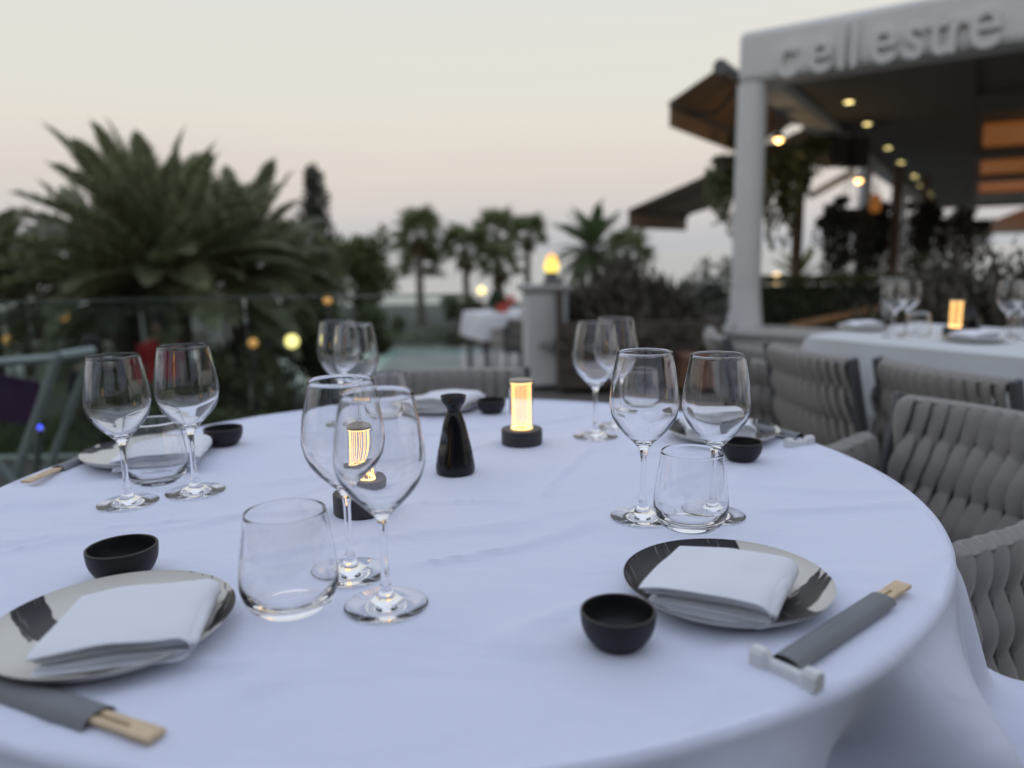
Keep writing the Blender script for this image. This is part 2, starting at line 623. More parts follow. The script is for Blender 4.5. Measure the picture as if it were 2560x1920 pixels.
def feather_palm(name, label, base, trunk_h, L, n, seed, m=None, tr=.22, group=None, meshes=None, elev=(-35, 82)):
    rnd = random.Random(seed)
    t = thing(name, label, "palm tree", base, 0, group)
    tm = MB()
    tm.tube([(0, 0, 0), (.03, 0, trunk_h * .5), (0, 0, trunk_h)], [tr * 1.1, tr * .9, tr], 10)
    tm.build("trunk", M_bark, t, True)
    ms = meshes or [frond_mesh("frond", L, m or M_palm, 38, a, .36, seed + k) for k, a in enumerate((.30, .55, .75, .95))]
    for i in range(n):
        u = i / max(1, n - 1)
        e = math.radians(elev[1] + (elev[0] - elev[1]) * u ** .8 + rnd.uniform(-7, 7))
        az = i * 2.39996 + rnd.uniform(-.25, .25)
        o = link("frond", ms[min(len(ms) - 1, int(u * len(ms)))], t, (0, 0, trunk_h - .05 * u))
        o.rotation_euler = (rnd.uniform(-.35, .35), -e, az)
        s = rnd.uniform(.82, 1.1)
        o.scale = (s, s, s)
    return t


def fan_leaf_mesh(name, R, m, seed):
    """round fan leaf on a stalk, blades split towards the tip"""
    rnd = random.Random(seed)
    mb = MB()
    st = R * .9
    mb.tube([(0, 0, 0), (st * .5, 0, .02), (st, 0, 0)], [.02, .014, .01], 4)
    c = Vector((st, 0, 0))
    n = 22
    for k in range(n):
        a = math.radians(-125 + 250 * k / (n - 1))
        l = R * rnd.uniform(.8, 1.0)
        d = Vector((math.cos(a), math.sin(a), 0))
        s = Vector((-math.sin(a), math.cos(a), 0)) * R * .055
        mid = c + d * l * .55
        tip = c + d * l + Vector((0, 0, -.22 * R))
        mb.add([c, mid + s, tip, mid - s], [(0, 1, 2, 3)])
    return mb.mesh(name, m)


FAN = None


def fan_palm(label, base, trunk_h, R, n, seed, skirt=True, tr=.16, group="fan palms by the sea"):
    global FAN
    if FAN is None:
        FAN = [fan_leaf_mesh("leaf", 1.0, M_palm_far, 3), fan_leaf_mesh("leaf", 1.0, M_palm_far, 4)]
    rnd = random.Random(seed)
    t = thing("fan_palm", label, "palm tree", base, 0, group)
    tm = MB()
    tm.tube([(0, 0, 0), (rnd.uniform(-.1, .1), 0, trunk_h * .5), (0, 0, trunk_h)], [tr * 1.35, tr, tr * .9], 9)
    tm.build("trunk", M_bark, t, True)
    for i in range(n):
        u = i / (n - 1)
        e = math.radians(62 - 80 * u + rnd.uniform(-8, 8))
        o = link("leaf", FAN[i % 2], t, (0, 0, trunk_h + .1 - .25 * u))
        o.rotation_euler = (rnd.uniform(-.5, .5), -e, i * 2.39996 + rnd.uniform(-.3, .3))
        o.scale = (R * .55,) * 3
    if skirt:
        km = MB()
        for k in range(60):
            a = rnd.uniform(0, 2 * PI); z = trunk_h - rnd.uniform(.05, R * .35)
            r0 = tr * 1.0; l = R * rnd.uniform(.25, .45)
            p = Vector((math.cos(a) * r0, math.sin(a) * r0, z))
            e = p + Vector((math.cos(a) * l * .45, math.sin(a) * l * .45, -l))
            s = Vector((-math.sin(a), math.cos(a), 0)) * l * .14
            km.add([p, e + s, e - s], [(0, 1, 2)])
        km.build("dry_skirt", M_palm_dry, t)
    return t


# ================================================================== unseen restaurant front, added to shade the cloth and darken reflections
rf = thing("unseen_restaurant_front", "unseen restaurant front added behind the camera, with dark glazing and a deep canopy", "building", (0, -3.2, 0))
M_front = mat("grey_render", (.24, .235, .23), .8, var=.1, scale=1.5, bump=.2, bscale=20)
M_dkglass = mat("dark_glazing", (.02, .022, .025), .06, var=.05)
b = MB(); b.box((0, -.3, 3.2), (22, .5, 1.2)); b.build("wall", M_front, rf)
b = MB(); b.box((0, .55, 2.72), (22, 1.7, .16)); b.build("canopy", M_front, rf, bevel=.02)
for k in range(-5, 6):
    b = MB(); b.box((k * 2.0, -.28, 1.3), (.22, .44, 2.6)); b.build("pier", M_front, rf)
for k in range(-5, 5):
    f = MB(); f.box((k * 2.0 + 1.0, -.30, 1.3), (1.77, .05, 2.58)); fo = f.build("window", M_dkglass, rf)
    f = MB(); f.box((k * 2.0 + 1.0, -.265, 1.3), (.06, .03, 2.58)); f.build("mullion", M_dark_metal, fo)

# ================================================================== trees
feather_palm("feather_palm", "huge dark feather palm with upright fronds rising behind the glass balustrade", (-4.80, 10.8, -1.9), 2.65, 2.35, 84, 11, tr=.32, elev=(-8, 85))
feather_palm("feather_palm", "lower feather palm half cut off by the picture edge", (-7.95, 11.6, -2.0), 2.45, 1.9, 44, 23, tr=.26, elev=(24, 82))
feather_palm("feather_palm", "smaller feather palm leaning into the round trees", (-4.15, 12.2, -2.1), 3.0, 1.8, 48, 31, tr=.22, elev=(-6, 84))

feather_palm("feather_palm", "feather palm filling the gap between the huge palm and the picture edge", (-6.15, 12.3, -2.1), 2.7, 1.95, 50, 41, tr=.24, elev=(0, 84))
feather_palm("feather_palm", "rearmost feather palm whose fronds reach towards the dark cypress", (-4.75, 13.6, -2.2), 3.0, 1.6, 44, 53, tr=.22, elev=(0, 84))

ct = thing("cypress_tree", "slender dark cypress rising above the round trees", "tree", (-4.42, 18.0, -1.95))
cm = MB(); cm.tube([(0, 0, 0), (0, 0, 4.2)], [.12, .04], 8); cm.build("trunk", M_trunk, ct, True)
cm = MB()
for k in range(9):
    z = 1.4 + k * .41
    w = .62 - .035 * k if k < 6 else .44 - .11 * (k - 6)
    leaf_cloud(cm, 330, (random.uniform(-.08, .08) + (.16 if k in (2, 4, 5) else 0), random.uniform(-.1, .1), z), (w, w, .42), .16, .2, -.6, 60 + k, 0, .4)
cm.build("crown", M_cypress, ct)

tree("round_tree", "rounded green tree at the end of the garden row beside the sea", "tree", (-3.2, 16.5, -2.2), 2, (0, 0, 2.95), (.85, .8, 1.0), 2900, .15, M_leaf_mid, 5, "round trees behind the palm")
tree("round_tree", "broad green tree standing in front of the cypress", "tree", (-3.95, 15.2, -2.2), 2, (0, 0, 3.0), (1.0, 1.0, 1.0), 2800, .15, M_leaf_dark, 6, "round trees behind the palm")
tree("round_tree", "yellow green tree showing between palm fronds at the picture edge", "tree", (-8.6, 13.6, -2.2), 2, (0, 0, 2.95), (1.3, 1.2, .9), 2200, .17, M_leaf_mid, 8, "round trees behind the palm")
tree("round_tree", "low dark tree filling the gap below the big palm's right fronds", "tree", (-3.3, 13.6, -2.2), 2, (0, 0, 1.9), (1.2, 1.0, .95), 2400, .15, M_leaf_dark, 9, "round trees behind the palm")

# fan palms beyond the pool (about 35 m away)
FP = [((-4.07, 35, -2.3), 4.65, 1.3, "tallest fan palm standing alone at the left end of the palm row", True),
      ((-4.25, 37, -2.3), 3.2, 1.35, "short fan palm whose crown crosses the trunk of the lone tall palm", False),
      ((-1.95, 34, -2.3), 4.0, 1.3, "thick fan palm with a brown dry skirt second in the palm row", True),
      ((-.62, 38, -2.3), 4.75, 1.3, "fan palm with its crown merged into the thick skirted one", True),
      ((-.41, 33, -2.3), 3.3, 1.15, "low fan palm in front of two taller crowns beside the garden lamp", True),
      ((.84, 36, -2.3), 4.6, 1.05, "small crowned fan palm just left of the flame lamp", True),
      ((5.63, 37, -2.3), 3.7, 1.3, "brownish fan palm partly hidden behind the tall dark grasses", True)]
for k, (b, th, R, lab, sk) in enumerate(FP):
    fan_palm(lab, b, th - .42, R * 1.12, 26, 40 + k, sk)
feather_palm("feather_palm", "bright green feather palm directly behind the flame lamp pillar", (2.5, 24, -2.2), 3.35, 1.6, 44, 77, m=mat("bright_palm_green", (.085, .12, .05), .5, var=.2, scale=2, island=.4, trans=.45), tr=.10, elev=(-45, 78))
feather_palm("feather_palm", "young yellow green palm to the right of the white column", (7.4, 20, -1.2), 1.55, 1.0, 18, 78, m=mat("yellow_palm_green", (.15, .16, .05), .5, var=.2, scale=2, island=.4, trans=.45), tr=.08, elev=(-30, 70))

# clipped tree beyond the pool and low shrubs
tree("clipped_tree", "flat topped dark clipped tree under the fan palms", "tree", (-1.85, 27, -2.2), 1, (0, 0, 1.47), (.80, .7, .48), 1800, .15, M_leaf_dark, 91, None, .07)
tree("small_tree", "tiny round topped tree in front of the pale sea", "tree", (-4.26, 29.5, -2.2), 1, (0, 0, .7), (.36, .36, .36), 500, .12, M_leaf_dark, 92, None, .05)
BU = [((-2.6, 6.6, -1.45), (.75, .6, .68), M_leaf_dark, "dark shrub below the glass balustrade behind the far tumblers", 1500, .10),
      ((-1.55, 6.3, -1.45), (.55, .5, .58), M_leaf_olive, "grey leaved shrub beside a round planter below the terrace", 1200, .09),
      ((-3.9, 7.4, -1.45), (.8, .6, .75), M_leaf_dark, "dark shrub between the woman in black and the red shirted person", 1500, .11),
      ((-1.15, 8.4, -1.45), (.75, .6, .62), M_leaf_mid, "mid green shrub at the foot of the garden lamp", 1500, .10),
      ((-.35, 9.6, -1.6), (.55, .5, .55), M_leaf_dark, "dark low shrub beside the pool near the chair back", 1100, .10),
      ((-5.4, 8.2, -1.45), (.8, .6, .5), M_leaf_dark, "dark shrub under the beige framed lounge chairs", 1300, .11),
      ((-2.2, 10.6, -1.8), (1.0, .8, .72), M_leaf_olive, "wide grey green shrub in front of the pool", 1700, .11),
      ((-3.4, 10.0, -1.8), (.8, .7, .95), M_leaf_dark, "dark shrub right below the big palm fronds", 1500, .11),
      ((-5.3, 12.9, -2.2), (1.0, .8, 1.15), M_leaf_dark, "dark shrub behind the big palm's trunk", 1600, .13),
      ((-3.9, 13.2, -2.2), (1.1, .8, 1.2), M_leaf_dark, "dark shrub behind the red shirted person", 1600, .13),
      ((-6.4, 10.4, -2.0), (1.2, .8, .5), M_leaf_dark, "dark shrub at the trunk of the half hidden palm", 1700, .12)]
for k, (b, r, m_, lab, n, s) in enumerate(BU):
    bush("garden_shrub", lab, "shrub", b, r, n, s, m_, 120 + k, "shrubs in the lower garden")
# low hedge row beyond the pool
hm = MB()
hg = thing("low_hedge", "long low brown green hedge along the far side of the pool", "hedge", (-1.2, 26.8, -2.2))
leaf_cloud(hm, 2600, (0, 0, .35), (6.5, .5, .42), .16, 0, 0, 300, 0)
hm.build("foliage", M_leaf_dark, hg)

# ================================================================== glass balustrade
bal = thing("glass_balustrade", "frameless glass balustrade along the terrace edge before the palms", "balustrade", (-3.0, 4.05, 0))
M_pane = pane_mat("balustrade_glass", (.86, .905, .89))
for k in range(5):
    x = -2.35 + k * 1.13
    pm = MB(); pm.box((x, 0, .46), (1.115, .016, .84))
    pm.build("pane", M_pane, bal)
rm = MB(); rm.box((-.1, 0, .03), (5.7, .06, .05)); rm.build("base_rail", M_steel, bal)
rm = MB(); rm.box((-.1, 0, .885), (5.7, .018, .008)); rm.build("top_edge", mat("green_glass_edge", (.07, .10, .095), .35), bal)
gp = thing("glass_screen", "upright glass side panel with a dark edge beside the metal stand", "glass panel", (-1.52, 2.62, 0), math.radians(62))
pm = MB(); pm.box((0, 0, .48), (.9, .014, .94)); pm.build("pane", M_pane, gp)
pm = MB(); pm.box((-.458, 0, .48), (.016, .022, .96)); pm.build("edge_strip", mat("dark_brown_edge", (.045, .028, .02), .4), gp)

# ================================================================== the woven chair
def strap_path(par, z0, z1, tz, rad, lat, thick=.013, amp=.011, back=True):
    """ribbon from the inner foot up over the rail and down the outer side (local: y inner +, z up)"""
    P = []
    n = 13
    per = .235
    for side in ((1, -1) if back else (1,)):
        seq = []
        for i in range(n):
            u = i / (n - 1)                       # 0 at rail, 1 at foot
            s = u * (z1 - z0)
            ph = 2 * PI * (s / per + (.5 if par else 0)) - .55
            f = math.cos(ph)                      # 1 in front, -1 behind
            w = .0160 + .0095 * f
            y = side * (thick + amp * f)
            x = lat * math.sin(ph) * min(1, 2.2 * u)
            seq.append((Vector((x, y, z1 - s)), w, u))
        P.append(seq)
    path = [(p, w) for p, w, u in reversed(P[0])]
    top = [(Vector((P[0][0][0].x, rad * math.sin(a), z1 + rad * .9 * math.cos(a))), .0205) for a in (PI / 3.2, 0, -PI / 3.2)]
    path += top
    if back:
        path += [(p, w) for p, w, u in P[1]]
    return path


def strap_mesh(name, path, wy=.0045):
    mb = MB()
    n = 8
    vs, fs = [], []
    L = len(path)
    for i, (p, w) in enumerate(path):
        t = (path[min(i + 1, L - 1)][0] - path[max(i - 1, 0)][0]); t.x = 0; t.normalize()
        nrm = Vector((0, -t.z, t.y))
        for k in range(n):
            a = 2 * PI * k / n
            ca, sa = math.cos(a), math.sin(a)
            vs.append(p + Vector((1, 0, 0)) * w * (abs(ca) ** .7 * (1 if ca > 0 else -1)) + nrm * wy * sa * (1.25 - .25 * abs(ca)))
    for i in range(L - 1):
        for k in range(n):
            k2 = (k + 1) % n
            fs.append((i * n + k, i * n + k2, (i + 1) * n + k2, (i + 1) * n + k))
    fs.append(tuple(range(n))); fs.append(tuple((L - 1) * n + k for k in range(n))[::-1])
    mb.add(vs, fs)
    return mb.mesh(name, M_strap, True)


def make_chair(label):
    t = thing("woven_chair", label, "chair", (0, 0, 0), 0, "grey woven strap chairs")
    W, ZB, ZA, ZS = .235, .725, .59, .40
    tilt = math.radians(13)
    bs = [strap_mesh("strap", strap_path(q, 0, ZB - ZS, 0, .021, .010)) for q in (0, 1)]
    n = 23
    for i in range(n):
        x = -W + .012 + (2 * W - .024) * i / (n - 1)
        o = link("strap", bs[i % 2], t, (x, -.205 + .03 * (1 - (x / W) ** 2) * -1, ZS))
        o.rotation_euler = (tilt, 0, -.35 * x / W * .5)
    as_ = [strap_mesh("strap", strap_path(q, 0, ZA - .34, 0, .024, .009)) for q in (0, 1)]
    for sx in (-1, 1):
        for i in range(19):
            y = -.19 + .40 * i / 18
            o = link("strap", as_[i % 2], t, (sx * (W + .02), y, .34 + .035 * max(0, (.02 - y) / .2)))
            o.rotation_euler = (0, math.radians(-4) * -sx, sx * PI / 2)
    # rails and posts
    a = MB()
    y_top = -.205 - .03 - math.sin(tilt) * (ZB - ZS)
    pts = [(-W - .005, -.205 + .0, ZS - .02), (-W - .008, -.205 - math.sin(tilt) * .33, ZB + .005)]
    for sx in (-1, 1):
        b = MB()
        rz = Matrix.Rotation(tilt, 3, 'X')
        b.box((sx * (W + .012), -.21 - math.sin(tilt) * .17, ZS + .16), (.018, .036, .37), rz)
        b.build("back_post", M_dark_metal, t, bevel=.004)
        b = MB()
        b.tube([(sx * (W + .02), -.2, ZA + .028), (sx * (W + .02), .0, ZA - .002), (sx * (W + .02), .2, ZA - .004), (sx * (W + .018), .235, ZA - .05), (sx * (W + .01), .235, .36)], .014, 8)
        b.build("arm_rail", M_dark_metal, t, True)
    b = MB(); b.tube([(-W, y_top + .03, ZB - .01), (0, y_top + .002, ZB - .01), (W, y_top + .03, ZB - .01)], .012, 8)
    b.build("back_rail", M_dark_metal, t, True)
    b = MB(); b.box((0, .02, .375), (.49, .46, .05)); b.build("seat_frame", M_dark_metal, t, bevel=.008)
    b = MB()
    for j in range(12):
        for i in range(12):
            pass
    N = 16
    vs = []
    for j in range(N + 1):
        for i in range(N + 1):
            u, v = i / N * 2 - 1, j / N * 2 - 1
            e = max(abs(u), abs(v))
            vs.append((u * .235, .02 + v * .225, .402 + .055 * (1 - e ** 6) ** .5 + .008 * math.cos(u * 2)))
    vs2 = [(x, y, .401) for x, y, z in vs]
    fs = [(j * (N + 1) + i, j * (N + 1) + i + 1, (j + 1) * (N + 1) + i + 1, (j + 1) * (N + 1) + i) for j in range(N) for i in range(N)]
    b.add(vs, fs)
    b.build("seat_cushion", mat("grey_cushion", (.17, .165, .16), .9, var=.1, scale=10, bump=.2, bscale=400), t, True)
    for sx in (-1, 1):
        for sy in (-1, 1):
            b = MB()
            b.tube([(sx * .215, .02 + sy * .2, .36), (sx * .235, .02 + sy * .235, .0)], [.016, .011], 8)
            b.build("leg", M_dark_metal, t, True)
    return t


def face(dx, dy):
    return math.atan2(-dx, dy)


chair0 = make_chair("grey woven armchair pulled up to the round table, the nearest one")
chair0.location = (.815, 1.535, 0)
chair0.rotation_euler = (0, 0, face(-.9, -.44))
copy_tree(chair0, (-.19, 2.12, 0), face(.03, -1), "grey woven chair behind the sake bottle on the far side of the round table")
copy_tree(chair0, (1.55, 2.36, 0), face(.95, .30), "grey woven chair at the long table, just beyond the nearest armchair")
copy_tree(chair0, (1.33, 2.80, 0), face(.97, .24), "grey woven chair at the long table, between two other chairs")
copy_tree(chair0, (1.19, 3.36, 0), face(.97, -.10), "grey woven chair farthest along the long table, nearest the column")

# ================================================================== the round table and its cloth
TC = Vector((-.114, 1.164)); R = .690
t = thing("round_table", "round dining table hidden under the white cloth", "table", (TC.x, TC.y, 0))
M_tabwood = mat("table_wood", (.25, .17, .10), .6, var=.2, scale=8)
b = MB(); b.lathe([(0, .705), (R - .014, .705), (R - .008, .71), (R - .008, .728), (R - .014, .733), (0, .733)], 96); b.build("tabletop", M_tabwood, t)
b = MB(); b.lathe([(0, .02), (.32, .02), (.32, .045), (.06, .06), (.05, .4), (.06, .69), (.2, .704), (0, .704)], 40); b.build("pedestal", M_dark_metal, t, True)

FL = math.atan2(.96 - TC.y, .70 - TC.x)      # the corner of cloth that lies on the seat


ITEMS = [(-.131, .734, .045), (-.183, .815, .045), (-.56, 1.079, .045), (-.4815, 1.128, .045), (.171, .983, .045), (.265, .985, .045),
         (.157, 1.437, .045), (.205, 1.515, .045), (-.351, 1.564, .045), (-.301, 1.482, .045), (-.226, .732, .04), (.225, .9445, .04),
         (-.564, 1.185, .04), (-.265, 1.635, .04), (.274, 1.617, .04), (-.437, .819, .03), (.092, .651, .03), (-.545, 1.422, .03),
         (-.046, 1.676, .03), (.383, 1.258, .03), (-.379, .683, .07), (.218, .7535, .07), (-.65, 1.337, .07), (-.172, 1.735, .07),
         (.396, 1.426, .07), (.34, .70, .06), (.294, .658, .05), (.223, .5925, .035), (-.42, .59, .06), (-.30, .535, .05), (-.757, 1.352, .09),
         (.478, 1.452, .08), (.513, 1.347, .04), (-.094, 1.21, .035), (.017, 1.396, .04), (-.211, 1.026, .04)]


def cloth_point(th, s):
    """s: 0 centre .. 1 table edge, then metres of drop beyond the edge"""
    if s <= 1:
        r = R * s
        x, y = TC.x + r * math.cos(th), TC.y + r * math.sin(th)
        n = noise.noise(Vector((x * 2.2, y * 4.5, 3.1))) * .5 + noise.noise(Vector((x * 7 + 3, y * 9, 1.7))) * .22
        rid = 1 - abs(noise.noise(Vector((x * 2.0 + y * 1.2, y * 5.6 - x * 1.6, 9.2)))) * 2
        rd2 = 1 - abs(noise.noise(Vector((x * 4.4 - y * 2.2, y * 1.9 + x * .6, 4.4)))) * 2
        z = .7497 - .0030 * (n + .5) + .0066 * max(0, rid - .84) / .16 + .0052 * max(0, rd2 - .88) / .12 - .0044
        k = 0.0
        for ix, iy, ir in ITEMS:
            dd = math.hypot(x - ix, y - iy)
            if dd < ir + .05:
                k = max(k, min(1, (ir + .05 - dd) / .05))
        z = z * (1 - k) + .7497 * k
        z = min(z, .7499)
        return (x, y, z)
    d = s - 1                                   # drop measured along the cloth
    rr = .011
    q = min(d / (rr * PI / 2), 1) * PI / 2
    z = .749 - rr * (1 - math.cos(q))
    r = R + rr * math.sin(q) - 0.0
    rest = max(0, d - rr * PI / 2)
    g = min(1, rest / .40)
    p1 = 11 * th + 3.21; p2 = 17 * th + 2.1
    fold = .75 * math.sin(p1 + .75 * math.sin(p1)) + .35 * math.sin(p2 + .5 * math.sin(p2)) - .05
    grow = min(1, rest / .09) * (.55 + .45 * g)
    r += .27 * rest + fold * .085 * grow
    z -= rest * .985
    da = (th - FL + PI) % (2 * PI) - PI
    w = math.exp(-(da / .16) ** 2)
    if w > .02 and rest > .22:
        k = min(1, (rest - .22) / .12)
        r += w * k * (rest - .22) * 1.25
        z += w * k * (rest - .22) * .78
    return (TC.x + r * math.cos(th), TC.y + r * math.sin(th), z)


cl = MB()
NA = 420
ss = [i / 84 for i in range(1, 85)] + [1 + .0173 * i / 5 for i in range(1, 6)] + [1.0173 + .48 * i / 34 for i in range(1, 35)]
vs = [cloth_point(0, 0)]
for s in ss:
    for k in range(NA):
        vs.append(cloth_point(2 * PI * k / NA, s))
fs = [(0, 1 + k, 1 + (k + 1) % NA) for k in range(NA)]
for j in range(len(ss) - 1):
    for k in range(NA):
        a = 1 + j * NA; k2 = (k + 1) % NA
        fs.append((a + k, a + NA + k, a + NA + k2, a + k2))
cl.add(vs, fs)
tag(cl.build("tablecloth", M_cloth, smooth=True), "white cloth draped over the round table in front", "tablecloth")

TZ = .7497

# ------------------------------------------------------------------ wine glasses
def wine_glass_meshes():
    outer = [(.0050, .0885), (.0078, .0950), (.0150, .1030), (.0232, .1110), (.0308, .1192), (.0372, .1278), (.0415, .1370), (.0442, .1490), (.0445, .1580), (.0430, .1740), (.0396, .1945), (.0347, .2195)]
    outer = smooth_prof(outer, 4)
    inner = [(.0337, .2195), (.0386, .1945), (.0419, .1740), (.0433, .1582), (.0429, .1495), (.0401, .1385), (.0356, .1300), (.0290, .1218), (.0212, .1140), (.0130, .1068), (.0060, .1030), (.0, .1020)]
    inner = smooth_prof(inner, 4)
    rim = [(.0345, .2202), (.0339, .2202)]
    b = MB(); b.lathe(outer + rim + inner, 72)
    bowl = b.mesh("bowl", M_glass, True)
    stem = smooth_prof([(.0078, .0150), (.0060, .0200), (.0043, .0330), (.0038, .0550), (.0041, .0780), (.0050, .0885)], 4)
    b = MB(); b.lathe(stem, 40)
    st = b.mesh("stem", M_glass, True)
    foot = [(0, .0006), (.030, .0008), (.0405, .0006), (.0420, .0012), (.0422, .0019), (.0415, .0026)] + smooth_prof([(.0415, .0026), (.034, .0036), (.024, .0052), (.0150, .0084), (.0100, .0118), (.0078, .0150)], 4)[1:]
    b = MB(); b.lathe(foot, 72)
    ft = b.mesh("foot", M_glass, True)
    return bowl, st, ft


WG = wine_glass_meshes()


def wine_glass(x, y, label, sc=1.0, group="stemmed wine glasses on the round table", z=TZ):
    t = thing("wine_glass", label, "wine glass", (x, y, z + .0002), random.uniform(0, 6), group)
    for nm, me in zip(("bowl", "stem", "foot"), WG):
        link(nm, me, t)
    t.scale = (sc, sc, sc)
    return t


wine_glass(-.1308, .7338, "front wine glass beside the nearest tumbler, its bowl over the table lamp")
wine_glass(-.1833, .8148, "second wine glass, half behind the front one near the table lamp")
wine_glass(-.5599, 1.0791, "wine glass at the left of the pair above the grey chopstick sleeve", .985)
wine_glass(-.4815, 1.1279, "taller looking wine glass beside the small black bowl on the table's left", 1.015)
wine_glass(.1709, .9831, "wine glass left of the tumbler behind the black and white plate", 1.01)
wine_glass(.265, .9847, "wine glass rising behind the tumbler near the black bowl on the right", .985)
wine_glass(.1574, 1.4366, "wine glass standing just right of the lit table lamp")
wine_glass(.205, 1.515, "wine glass at the back, overlapped by the one right of the lamp")
wine_glass(-.3508, 1.5637, "blurred wine glass farther back on the far left of the table")
wine_glass(-.3013, 1.4824, "blurred wine glass seen over the rim of the second wine glass")

# ------------------------------------------------------------------ tumblers
def tumbler_meshes():
    outer = smooth_prof([(.0270, .0), (.0340, .0025), (.0420, .0110), (.0465, .0240), (.0470, .0340), (.0445, .0600), (.0410, .0830), (.0383, .0990)], 4)
    inner = smooth_prof([(.0371, .0990), (.0397, .0830), (.0431, .0600), (.0453, .0350), (.0440, .0250), (.0375, .0150), (.0240, .0112), (0, .0105)], 4)
    b = MB(); b.lathe([(0, .0012), (.020, .0010), (.0255, .0)] + outer + [(.0381, .0997), (.0374, .0997)] + inner, 80)
    return b.mesh("tumbler", M_glass, True)


TUM = tumbler_meshes()


def tumbler(x, y, label, sc=1.0, z=TZ):
    o = link("tumbler", TUM, None, (x, y, z + .0003), (0, 0, random.uniform(0, 6)))
    o.scale = (sc, sc, sc)
    return tag(o, label, "tumbler", "stemless tumblers on the round table")


tumbler(-.2264, .732, "large clear tumbler nearest the camera beside the front wine glass", 1.03)
tumbler(.2251, .9445, "clear tumbler behind the black and white plate on the right")
tumbler(-.5639, 1.1848, "clear tumbler in front of the far left plate and napkin")
tumbler(-.2648, 1.6347, "clear tumbler at the back beside the far plate, seen through glass")
tumbler(.2741, 1.6165, "clear tumbler seen through the bowl of a wine glass on the right")

# ------------------------------------------------------------------ small black bowls
def bowl_meshes():
    b = MB()
    b.lathe(smooth_prof([(0, .0012), (.0185, .0), (.0225, .0012), (.0292, .0090), (.0335, .0190), (.0348, .0315)], 4) + [(.0346, .0328)], 56)
    b.lathe([(.0322, .0328)] + smooth_prof([(.0320, .0315), (.0305, .0190), (.0262, .0095), (.0185, .0055), (0, .0048)], 4), 56)
    body = b.mesh("body", M_black_matte, True)
    b = MB(); b.lathe([(.0346, .0328), (.0342, .0334), (.0334, .0336), (.0326, .0334), (.0322, .0328)], 56)
    rim = b.mesh("rim", M_rim, True)
    return body, rim


BM = bowl_meshes()


def black_bowl(x, y, label, sc=1.0, z=TZ):
    t = thing("sauce_bowl", label, "bowl", (x, y, z), 0, "small black sauce bowls on the round table")
    link("body", BM[0], t); link("rim", BM[1], t)
    t.scale = (sc, sc, sc)


black_bowl(-.4372, .8186, "small matte black bowl above the plate at the front left", 1.08)
black_bowl(.092, .6509, "small matte black bowl nearest the camera beside the black and white plate", .98)
black_bowl(-.5453, 1.4223, "small matte black bowl alone on the table's far left", 1.02)
black_bowl(-.0462, 1.6758, "small matte black bowl at the far edge behind the sake bottle", .92)
black_bowl(.383, 1.2584, "small matte black bowl in front of the far right plate", .98)

